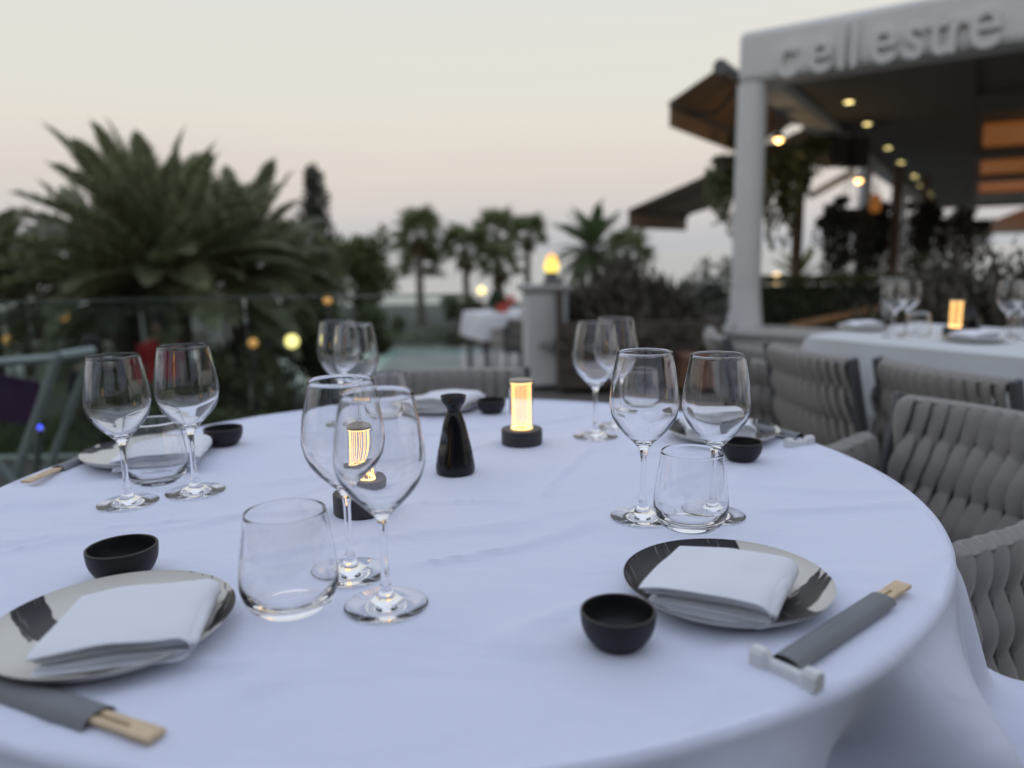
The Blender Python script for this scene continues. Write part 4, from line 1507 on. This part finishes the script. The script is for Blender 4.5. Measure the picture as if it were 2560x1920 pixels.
def spot(loc, r, label, group, cat="spotlight", drop=.25):
    t = thing("awning_spotlight", label, cat, loc, 0, group)
    b = MB(); b.tube([(0, 0, 0), (0, 0, drop)], .012, 6); b.build("stem", M_dark_metal, t)
    b = MB(); b.lathe([(0, r + .02), (r * 1.1, r * .6), (r * 1.15, 0), (r * 1.0, 0), (0, r * .7)], 20); b.build("shade", M_dark_metal, t, True)
    b = MB(); b.lathe([(0, -r * .7), (r * .7, -r * .3), (r * .9, .0), (0, .02)], 16); b.build("bulb", M_bulb, t, True)
    ld = D.lights.new("spotlight_lamp", 'POINT'); ld.energy = 3.5; ld.color = (1.0, .66, .34); ld.shadow_soft_size = .05
    lo = link("spotlight_lamp", ld, t, (0, 0, -r * .9))


# ================================================================== hanging plants on the pavilion's side
def hanging_plant(label, c, rad, n, size, m, seed, tail=1.):
    t = thing("hanging_plant", label, "plant", c, 0, "trailing plants hanging from the pavilion")
    b = MB()
    b.lathe([(0, .0), (.16, .0), (.20, .2), (.19, .2), (.15, .03), (0, .03)], 20, (0, 0, 0)); b.build("basket", mat("dark_basket", (.05, .04, .03), .9), t, True)
    b = MB()
    for k in range(3):
        a = 2 * PI * k / 3
        b.tube([(.19 * math.cos(a), .19 * math.sin(a), .2), (0, 0, .75)], .006, 4)
    b.build("chain", M_dark_metal, t)
    rnd = random.Random(seed)
    b = MB()
    leaf_cloud(b, n, (0, 0, .12), (rad, rad, .30), size, .3, .2, seed, 8)
    for s in range(44):
        a = rnd.uniform(0, 2 * PI); r0 = rnd.uniform(.1, rad); l = rnd.uniform(.4, 1.0) * tail * (1.15 - r0 / rad * .7)
        for q in range(int(l * 34)):
            z = .1 - l * q / (l * 34)
            p = Vector((math.cos(a) * r0 + rnd.gauss(0, .035), math.sin(a) * r0 + rnd.gauss(0, .035), z))
            ax = Vector((rnd.gauss(0, .6), rnd.gauss(0, .6), -1)).normalized(); sd_ = ax.cross(Vector((rnd.gauss(0, 1), rnd.gauss(0, 1), .1))).normalized()
            L_ = size * rnd.uniform(.7, 1.2)
            b.add([p, p + ax * L_ * .5 + sd_ * L_ * .22, p + ax * L_, p + ax * L_ * .5 - sd_ * L_ * .22], [(0, 1, 2, 3)])
    b.build("foliage", m, t)
    return t


hanging_plant("trailing plant hanging just left of the white column", (2.72, 9.6, 1.98), .34, 700, .12, M_leaf_dark, 1, 1.0)
hanging_plant("trailing plant hanging just right of the white column", (3.35, 9.9, 2.15), .48, 1100, .13, M_leaf_dark, 2, 1.25)
hanging_plant("dark trailing plant hanging behind the speakers", (5.55, 13.0, 1.50), .46, 1000, .13, M_cypress, 4, 1.8)
hanging_plant("dark trailing plant farther along beside a wooden post", (6.75, 14.6, 1.50), .36, 800, .13, M_cypress, 5, 1.7)
hanging_plant("thin dark trailing plant before the bright sky", (7.7, 14.6, 1.50), .40, 800, .12, M_cypress, 6, 1.8)
hanging_plant("sparse trailing plant farthest to the right", (9.1, 15.8, 1.50), .5, 500, .12, M_red_grass, 7, 1.5)

# posts that carry the pergola beyond
M_post = mat("brown_post", (.16, .11, .08), .7, var=.15, scale=4)
for (px, py, lab) in ((6.95, 14.2, "brown wooden post between the trailing plants"), (4.9, 13.4, "brown wooden post behind the speakers"), (8.6, 16.4, "brown wooden post beside the bright gap")):
    b = MB(); b.box((0, 0, 1.25), (.14, .14, 2.9))
    tag(b.build("wooden_post", M_post, None, False, .008, (px, py, -.2), (0, 0, .6)), lab, "post", "wooden posts under the pavilion")
b = MB(); b.box((0, 0, .95), (.14, .14, 2.4))
tag(b.build("white_post", M_white, None, False, .008, (4.95, 15.8, -.6), (0, 0, .6)), "slim white post against the sky", "post")

# ================================================================== hedge, planters and shrubs round the pavilion
def box_hedge(label, loc, size, rz, m, seed, n):
    t = thing("box_hedge", label, "hedge", loc, rz)
    b = MB(); rnd = random.Random(seed)
    for k in range(n):
        f = rnd.random()
        p = Vector((rnd.uniform(-.5, .5) * size[0], rnd.uniform(-.5, .5) * size[1], rnd.uniform(0, 1) * size[2]))
        if f < .45: p.z = size[2] * rnd.uniform(.93, 1.03)
        elif f < .8: p.y = -size[1] / 2 * rnd.uniform(.92, 1.04)
        ax = Vector((rnd.gauss(0, 1), rnd.gauss(0, 1), rnd.gauss(.4, 1))).normalized(); s = ax.cross(Vector((rnd.gauss(0, 1), rnd.gauss(0, 1), 1))).normalized()
        l = rnd.uniform(.04, .08)
        b.add([p - ax * l * .5, p + s * l * .25, p + ax * l * .5, p - s * l * .25], [(0, 1, 2, 3)])
    b.build("foliage", m, t)
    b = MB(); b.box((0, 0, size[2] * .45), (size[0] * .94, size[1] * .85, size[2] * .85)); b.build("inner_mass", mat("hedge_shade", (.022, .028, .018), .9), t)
    return t


box_hedge("clipped dark hedge behind the low white wall", (3.95, 9.3, -.05), (2.1, .6, .78), math.radians(-20), M_leaf_dark, 21, 5200)
t = thing("wooden_planter", "square dark planter at the end of the clipped hedge", "planter", (4.45, 8.45, 0), math.radians(-20))
b = MB(); b.box((0, 0, .33), (.56, .5, .66)); b.build("box", mat("dark_brown_planter", (.055, .05, .042), .7, var=.15, scale=5), t, bevel=.01)
b = MB(); b.box((0, 0, .67), (.60, .54, .03)); b.build("rim", M_dark_metal, t, bevel=.004)
b = MB(); leaf_cloud(b, 700, (0, 0, .80), (.30, .26, .18), .09, .2, 0, 71, 6); b.build("foliage", M_leaf_dark, t)
b = MB(); b.box((0, 0, .0), (1.5, .04, .06))
tag(b.build("wooden_rail", mat("orange_wood", (.35, .19, .09), .6, var=.2, scale=6), None, False, .005, (3.55, 7.95, .42), (0, math.radians(-9), math.radians(10))), "orange brown wooden rail in front of the hedge", "rail")

t = thing("white_pedestal", "white square pedestal behind the glass cluster", "pedestal", (3.02, 5.95, 0), math.radians(-15))
b = MB(); b.box((0, 0, .40), (.27, .27, .80)); b.build("shaft", M_white, t, bevel=.006)
b = MB(); b.box((0, 0, .825), (.31, .31, .045)); b.build("cap", mat("grey_cap_stone", (.36, .36, .34), .7, var=.15, scale=5), t, bevel=.006)


def grass_clump(label, loc, h, r, n, seed, m, group):
    t = thing("ornamental_grass", label, "plant", loc, 0, group)
    rnd = random.Random(seed)
    b = MB()
    for k in range(n):
        a = rnd.uniform(0, 2 * PI); r0 = rnd.uniform(0, r * .5); lean = rnd.random() ** 1.3
        hh = h * rnd.uniform(.6, 1.08) * (1 - .3 * lean)
        base = Vector((math.cos(a) * r0, math.sin(a) * r0, 0))
        d = Vector((math.cos(a + rnd.gauss(0, .3)), math.sin(a + rnd.gauss(0, .3)), 0))
        s = Vector((-d.y, d.x, 0)) * rnd.uniform(.008, .016)
        p1 = base + d * lean * r * .35 + Vector((0, 0, hh * .6)); p2 = base + d * lean * r + Vector((0, 0, hh))
        b.add([base - s, base + s, p1 + s * 1.1, p1 - s * 1.1, p2], [(0, 1, 2, 3), (3, 2, 4)])
        if rnd.random() < .35:                      # plume
            for q in range(3):
                pp = p1.lerp(p2, .75 + .2 * q); e = Vector((rnd.gauss(0, .02), rnd.gauss(0, .02), .07))
                b.add([pp - s * 2, pp + s * 2, pp + e], [(0, 1, 2)])
    b.build("foliage", m, t)
    b = MB(); b.lathe([(0, 0), (r * .35, 0), (r * .3, .12), (0, .14)], 12); b.build("root_clump", M_trunk, t, True)
    return t


GG = "dark ornamental grasses behind the round table"
grass_clump("dark grass clump next to the flame lamp pillar", (.72, 6.9, .2), .50, .42, 900, 1, M_red_grass, GG)
grass_clump("tallest dark grass clump in the middle of the planter", (1.02, 7.0, .2), .74, .46, 1100, 2, M_red_grass, GG)
grass_clump("dark grass clump at the planter's end near the grey bush", (1.30, 7.0, .15), .58, .44, 1000, 3, M_red_grass, GG)
grass_clump("low dark grass clump at the front of the planter", (1.12, 6.55, .1), .45, .5, 900, 4, M_red_grass, GG)
grass_clump("dark grass clump filling the planter's corner by the pillar", (.80, 6.5, .05), .48, .45, 900, 6, M_red_grass, GG)
grass_clump("large dark reddish grass at the right edge behind the long table", (3.35, 4.75, .0), 1.0, .62, 1400, 5, M_red_grass, "dark grasses by the long table")
grass_clump("dark reddish grass between the pedestal and the right edge", (2.85, 5.0, .0), .92, .50, 1200, 7, M_red_grass, "dark grasses by the long table")
t = thing("grass_planter", "long dark wooden planter holding the tall grasses", "planter", (1.02, 6.55, 0), 0)
for k in range(4):
    b = MB(); b.box((0, -.42, .07 + .135 * k), (1.25, .03, .125)); b.build("plank", mat("dark_planter_wood", (.075, .06, .05), .7, var=.25, scale=6), t, bevel=.004)
b = MB(); b.box((-.63, -.05, .40), (.05, .78, .80)); b.build("end_panel", mat("dark_planter_wood", (.075, .06, .05)), t, bevel=.004)
b = MB(); b.box((.63, -.05, .27), (.05, .78, .54)); b.build("end_panel", mat("dark_planter_wood", (.075, .06, .05)), t, bevel=.004)
b = MB(); b.box((0, .0, .18), (1.2, .7, .3)); b.build("soil", mat("planter_soil", (.035, .03, .025), .95), t)

bush("olive_bush", "grey green round bush to the left of the white column", "bush", (2.55, 10.0, -.1), (.46, .46, .58), 1800, .08, M_leaf_olive, 201, None, 14)
bush("grey_bush", "low greyish bush at the foot of the column", "bush", (2.05, 8.6, -.1), (.55, .4, .36), 1200, .08, M_leaf_olive, 202, None, 10)
# terracotta pot
t = thing("terracotta_pot", "square terracotta pot beside the dark grasses", "plant pot", (1.52, 6.05, 0), .2)
b = MB(); b.box((0, 0, .12), (.34, .34, .24)); b.build("body", mat("terracotta", (.25, .13, .085), .8, var=.2, scale=6, bump=.2), t, bevel=.015)
b = MB(); b.box((0, 0, .265), (.38, .38, .05)); b.build("rim", mat("terracotta", (.25, .13, .085)), t, bevel=.01)
b = MB(); leaf_cloud(b, 300, (0, 0, .33), (.15, .15, .08), .07, .2, 0, 73, 4); b.build("foliage", M_leaf_dark, t)

# ================================================================== pillar with the flame lamp
t = thing("stone_pillar", "pale square pillar carrying the flame lamp", "pillar", (.28, 6.5, 0), math.radians(6))
b = MB(); b.box((0, 0, .385), (.33, .36, .77)); b.build("shaft", mat("pale_pillar_plaster", (.58, .60, .60), .7, var=.06, scale=3), t, bevel=.006)
b = MB(); b.box((-.0, 0, .80), (.41, .41, .05)); b.build("cap", mat("grey_pillar_cap", (.33, .325, .31), .75, var=.12, scale=6), t, bevel=.008)
t = thing("flame_lamp", "lantern with a yellow orange flame bulb standing on the pillar", "lamp", (.345, 6.5, .828))
b = MB(); b.lathe([(0, 0), (.075, 0), (.07, .03), (.052, .06), (.058, .095), (0, .1)], 24); b.build("base", M_dark_metal, t, True)


def flame_material():
    m, nt, b_ = nodes_of("flame_glow")
    N, L = nt.nodes, nt.links
    tc = N.new("ShaderNodeTexCoord"); sp = N.new("ShaderNodeSeparateXYZ"); cr = N.new("ShaderNodeValToRGB")
    mr = N.new("ShaderNodeMapRange"); mr.inputs["From Min"].default_value = .09; mr.inputs["From Max"].default_value = .25
    L.new(tc.outputs["Object"], sp.inputs[0]); L.new(sp.outputs[2], mr.inputs[0]); L.new(mr.outputs[0], cr.inputs[0])
    e = cr.color_ramp.elements
    e[0].color = (1.0, .80, .16, 1); e[1].color = (.85, .33, .10, 1)
    n = e.new(.45); n.color = (1.0, .74, .14, 1)
    L.new(cr.outputs[0], b_.inputs["Emission Color"]); b_.inputs["Emission Strength"].default_value = 1.25
    L.new(cr.outputs[0], b_.inputs["Base Color"])
    return m


b = MB(); b.lathe(smooth_prof([(0, .098), (.05, .10), (.062, .125), (.060, .16), (.045, .215), (.02, .245), (0, .252)], 4), 28); b.build("flame_bulb", flame_material(), t, True)

# ================================================================== far table and chair on the lower terrace
b = MB(); b.box((0, 0, 0), (2.8, 3.4, .1))
tag(b.build("lower_terrace", M_stone, None, False, loc=(-.3, 9.6, -.41)), kind="structure")
t = thing("far_table", "small square table under a hanging white cloth near the pool", "table", (-.08, 9.35, -.36), math.radians(20))
b = MB(); b.box((0, 0, .72), (.78, .78, .03)); b.build("tabletop", M_tabwood, t)
for sx in (-1, 1):
    for sy in (-1, 1):
        b = MB(); b.box((sx * .34, sy * .34, .352), (.05, .05, .70)); b.build("leg", M_dark_metal, t)
fc = sheet_cloth(.8, .8, .30, 8.0)
rz_ = math.radians(20)
off = Matrix.Rotation(rz_, 3, 'Z') @ Vector((-.4, -.4, 0))
tag(fc.build("tablecloth", cloth_material("far_white_cloth", (.72, .74, .77), .2), None, True, loc=(-.08 + off.x, 9.35 + off.y, -.36), rot=(0, 0, rz_)), "small white cloth on the far table near the pool", "tablecloth")
c2 = copy_tree(chair0, (.10, 8.75, -.36), face(-.35, .95), "dark chair at the far table beside the pillar")
t = thing("flower_pot", "little red flowering pot with dark leaves on the far table", "plant pot", (-.10, 9.25, .392))
b = MB(); b.lathe([(0, 0), (.07, 0), (.09, .1), (.085, .1), (0, .08)], 20); b.build("pot", mat("red_pot", (.45, .06, .04), .5), t, True)
b = MB(); leaf_cloud(b, 160, (-.08, 0, .14), (.13, .1, .11), .07, .2, 0, 81, 0); b.build("leaves", mat("deep_green_leaf", (.02, .07, .025), .5, island=.3), t)
b = MB(); leaf_cloud(b, 120, (.07, 0, .13), (.10, .08, .07), .05, .2, 0, 82, 0); b.build("blossom", mat("red_blossom", (.55, .07, .05), .5, island=.3), t)

# ================================================================== garden lamps (small glowing globes)
M_globe = glow("yellow_globe", (1.0, .82, .30), 2.0)
M_globe_dim = glow("amber_globe", (1.0, .50, .16), .55)
M_globe_warm = glow("warm_globe", (1.0, .70, .34), 2.0)


def garden_lamp(loc, r, post, m, label, group="globe lamps in the garden"):
    t = thing("garden_lamp", label, "lamp", (loc[0], loc[1], loc[2] - post), 0, group)
    b = MB(); b.tube([(0, 0, 0), (0, 0, post - r * .8)], [.025, .018], 8); b.build("post", M_dark_metal, t)
    b = MB(); n = 10
    b.lathe([(r * math.sin(PI * k / n), post - r * math.cos(PI * k / n)) for k in range(n + 1)], 18); b.build("globe", m, t, True)


garden_lamp((-2.79, 9.8, .02), .085, 1.5, M_globe, "bright yellow globe lamp left of the blurred wine glasses")
garden_lamp((-3.22, 9.6, .03), .055, 1.5, M_globe_dim, "dim amber globe lamp beside the brightest globe")
garden_lamp((-3.85, 10.4, .47), .05, 1.9, M_globe_dim, "dim amber globe lamp below the palm fronds")
garden_lamp((-2.45, 10.4, .5), .055, 1.9, M_globe_dim, "dim amber globe lamp in front of the round tree")
garden_lamp((-.52, 14.0, .42), .07, 2.6, M_globe, "yellow globe lamp among the fan palms")
garden_lamp((-6.9, 10.6, .02), .07, 1.8, M_globe_dim, "orange globe lamp at the left picture edge")
garden_lamp((-5.9, 10.2, .36), .07, 2.0, M_globe_dim, "orange globe lamp above the beige lounge chairs")
garden_lamp((5.3, 15.5, .48), .12, 1.6, M_globe_warm, "warm globe lamp right of the column under the young palm")
for (loc, lab) in (((3.05, 9.05, 2.30), "small warm spotlight by the column's upper part"), ((3.9, 10.6, 2.18), "small warm spotlight under the short awning"),
                   ((4.75, 10.8, 1.98), "yellow spotlight below the speaker pair"), ((9.3, 14.0, 1.85), "warm spotlight under the far ceiling edge")):
    spot(loc, .06, lab, "spotlights under the pavilion's edge")
t = thing("orange_lantern", "glowing orange lantern among the trailing plants", "lantern", (5.92, 12.8, 1.62))
b = MB(); b.lathe(smooth_prof([(0, 0), (.07, .02), (.09, .14), (.07, .26), (.03, .30)], 4), 20); b.build("shade", glow("orange_lantern_glow", (.8, .30, .07), .18), t, True)
b = MB(); b.tube([(0, 0, .3), (0, 0, 1.0)], .008, 6); b.build("cord", M_dark_metal, t)

# ================================================================== left: metal stand, lounge chairs, people
M_alu = mat("pale_aluminium", (.30, .33, .335), .45, metal=.3, var=.08)
t = thing("folding_stand", "silver folding metal stand beside the glass panel", "stand", (-2.28, 3.25, -.09), math.radians(12))
for (p0, p1, r) in (((.33, 0, .78), (-.02, .05, .0), .022), ((.42, .16, .78), (.06, .22, .0), .018), ((.02, 0, .36), (.22, 0, .0), .018), ((-.28, .05, .74), (.33, .0, .77), .020), ((-.28, .2, .72), (.42, .16, .76), .018), ((.33, 0, .775), (.42, .16, .775), .024)):
    b = MB(); b.tube([p0, p1], r, 8); b.build("strut", M_alu, t, True)
b = MB(); b.box((.02, .10, .60), (.34, .02, .20), Matrix.Rotation(.25, 3, 'Y')); b.build("purple_sling", mat("purple_fabric", (.06, .02, .07), .8), t)
t = thing("blue_marker_light", "tiny blue light on the slanted post by the table's left", "light", (-1.70, 2.72, .2))
b = MB(); b.lathe([(0, 0), (.007, .004), (.007, .011), (0, .015)], 12, (0, 0, .30)); b.build("lens", glow("blue_led", (.06, .08, 1.0), 3.0), t, True)
b = MB(); b.tube([(-.14, .05, -.2), (0, 0, .30)], .014, 8); b.build("post", M_steel, t, True)

M_cream = mat("cream_frame", (.42, .38, .30), .6, var=.1)
M_wicker = mat("dark_wicker", (.06, .045, .036), .8, var=.3, scale=40, bump=.4, bscale=150)


def lounge_chair(loc, rz, label):
    t = thing("lounge_chair", label, "chair", loc, rz, "dark wicker lounge chairs with cream frames")
    b = MB(); b.box((0, .28, .86), (.62, .05, .62), Matrix.Rotation(-.2, 3, 'X')); b.build("backrest", M_wicker, t, bevel=.02)
    b = MB(); b.box((0, -.05, .45), (.62, .62, .10)); b.build("seat", mat("beige_seat_pad", (.36, .32, .25), .9), t, bevel=.03)
    for s in (-1, 1):
        b = MB(); b.tube([(s * .36, .40, 1.2), (s * .36, .30, .85), (s * .36, .12, .58), (s * .36, -.34, .50), (s * .36, -.40, 0)], .035, 8); b.build("side_frame", M_cream, t, True)
        b = MB(); b.tube([(s * .34, .22, .46), (s * .34, .36, 0)], .03, 8); b.build("leg", M_cream, t, True)


lounge_chair((-9.10, 14.4, -.98), math.radians(18), "dark wicker lounge chair, leftmost of the cream framed row")
lounge_chair((-8.28, 14.3, -.98), math.radians(14), "dark wicker lounge chair in the middle of the cream framed row")
lounge_chair((-7.50, 14.2, -.98), math.radians(10), "dark wicker lounge chair, last of the cream framed row towards the woman in black")
b = MB(); b.box((0, 0, 0), (5.5, 3.2, .5))
tag(b.build("lounge_deck", M_stone, None, False, loc=(-8.3, 14.4, -1.23)), kind="structure")

t = thing("white_parasol", "white parasol peeping out between palm and lounge chairs", "parasol", (-9.2, 17.2, -2.2))
b = MB(); b.tube([(0, 0, 0), (0, 0, 2.6)], .03, 8); b.build("pole", M_steel, t)
b = MB(); b.lathe([(0, 2.62), (.40, 2.42), (.85, 2.12), (.85, 2.09), (.40, 2.38), (0, 2.58)], 8); b.build("canopy", M_white, t)
t = thing("white_parasol", "white parasol in the distance under the pavilion's far edge", "parasol", (15.4, 22.5, -.4))
b = MB(); b.tube([(0, 0, 0), (0, 0, 2.7)], .03, 8); b.build("pole", M_steel, t)
b = MB(); b.lathe([(0, 2.75), (1.0, 2.35), (2.1, 1.85), (2.1, 1.80), (1.0, 2.30), (0, 2.70)], 8); b.build("canopy", mat("pale_canopy", (.55, .56, .54), .8), t)


def person(label, loc, rz, bones, radii, hair, cloth, skin, pants=None):
    pass


def body(label, loc, rz, shirt, lower, hairc, skirt=False):
    """standing figure: one skinned body, hair and clothes as children"""
    t = thing("person", label, "person", loc, rz)
    J = [(0, 0, .95), (0, 0, 1.12), (0, .01, 1.32), (0, .01, 1.44), (0, .0, 1.52), (0, -.02, 1.62), (0, -.015, 1.70)]
    Rr = [(.15, .11), (.125, .095), (.155, .105), (.10, .08), (.052, .052), (.078, .095), (.07, .085)]
    V = [Vector(p) for p in J]; E_ = [(i, i + 1) for i in range(6)]; RR = list(Rr)

    def chain(root, pts, rs):
        prev = root
        for p, r in zip(pts, rs):
            V.append(Vector(p)); RR.append((r, r)); E_.append((prev, len(V) - 1)); prev = len(V) - 1
    for s in (-1, 1):
        chain(3, [(s * .18, 0, 1.40), (s * .23, .02, 1.15), (s * .22, -.10, .95), (s * .21, -.14, .88), (s * .20, -.17, .82)], [.055, .042, .033, .03, .018])
        chain(0, [(s * .095, 0, .86), (s * .10, -.01, .50), (s * .10, .02, .12), (s * .10, .0, .05), (s * .11, -.15, .03)], [.085, .058, .040, .042, .03])
    me = D.meshes.new("body"); me.from_pydata([tuple(v) for v in V], E_, []); me.materials.append(skin_m)
    o = link("body", me, t)
    sk = o.modifiers.new("skin", 'SKIN'); sk.use_smooth_shade = True
    for i, v in enumerate(me.skin_vertices[0].data):
        v.radius = RR[i]; v.use_root = (i == 0)
    su = o.modifiers.new("sub", 'SUBSURF'); su.levels = 1; su.render_levels = 1
    b = MB(); b.lathe(smooth_prof([(.165, .90), (.17, 1.0), (.148, 1.12), (.175, 1.30), (.19, 1.40), (.09, 1.47), (.06, 1.50)], 3), 20)
    b.v = [(x * 1.12, y * .78, z) for x, y, z in b.v]; b.build("top", shirt, t, True)
    for s in (-1, 1):
        b = MB(); b.tube([(s * .17, 0, 1.41), (s * .225, .02, 1.17)], [.075, .062], 10); b.build("sleeve", shirt, t, True)
    if skirt:
        b = MB(); b.lathe(smooth_prof([(.165, .95), (.19, .85), (.22, .62)], 4), 20); b.v = [(x, y * .85, z) for x, y, z in b.v]; b.build("skirt", lower, t, True)
    else:
        for s in (-1, 1):
            b = MB(); b.tube([(s * .085, 0, .95), (s * .098, -.005, .5), (s * .10, .015, .1)], [.11, .078, .065], 10); b.build("trouser_leg", lower, t, True)
    b = MB(); b.lathe(smooth_prof([(.02, 1.78), (.07, 1.765), (.098, 1.70), (.10, 1.62), (.085, 1.55)], 4), 20)
    b.v = [(x, y + .02, z) for x, y, z in b.v]; b.build("hair", hairc, t, True)
    for s in (-1, 1):
        b = MB(); b.lathe([(0, -.012), (.012, 0), (0, .012)], 8, (s * .032, -.115, 1.645)); b.build("eye", M_black_gloss, t)
    return t


skin_m = mat("skin", (.30, .18, .13), .6, var=.08, scale=8)
hair_m = mat("dark_hair", (.015, .012, .010), .6, var=.2, scale=30)
body("person in black top and skirt standing below the terrace beyond the metal stand", (-4.35, 8.0, -1.45), math.radians(200), mat("black_cloth", (.010, .010, .013), .8), mat("black_cloth", (.01, .01, .013)), hair_m, True)
body("person in a red top with dark trousers standing in the garden", (-4.35, 9.5, -1.36), math.radians(20), mat("red_cloth", (.38, .02, .025), .8), mat("dark_trousers", (.03, .03, .04), .8), hair_m)
# big clay planter below the balustrade
t = thing("round_planter", "round beige planter below the balustrade behind the second wine glass", "planter", (-1.75, 5.6, -1.45))
b = MB(); b.lathe(smooth_prof([(0, 0), (.3, 0), (.42, .3), (.46, .52)], 4) + [(.48, .54), (.48, .58), (.42, .58), (.40, .5), (0, .48)], 36)
b.build("pot", mat("beige_clay", (.20, .18, .14), .85, var=.15, scale=5), t, True)
b = MB(); leaf_cloud(b, 900, (0, 0, .95), (.5, .5, .45), .10, .2, 0, 88, 8); b.build("foliage", M_leaf_dark, t)
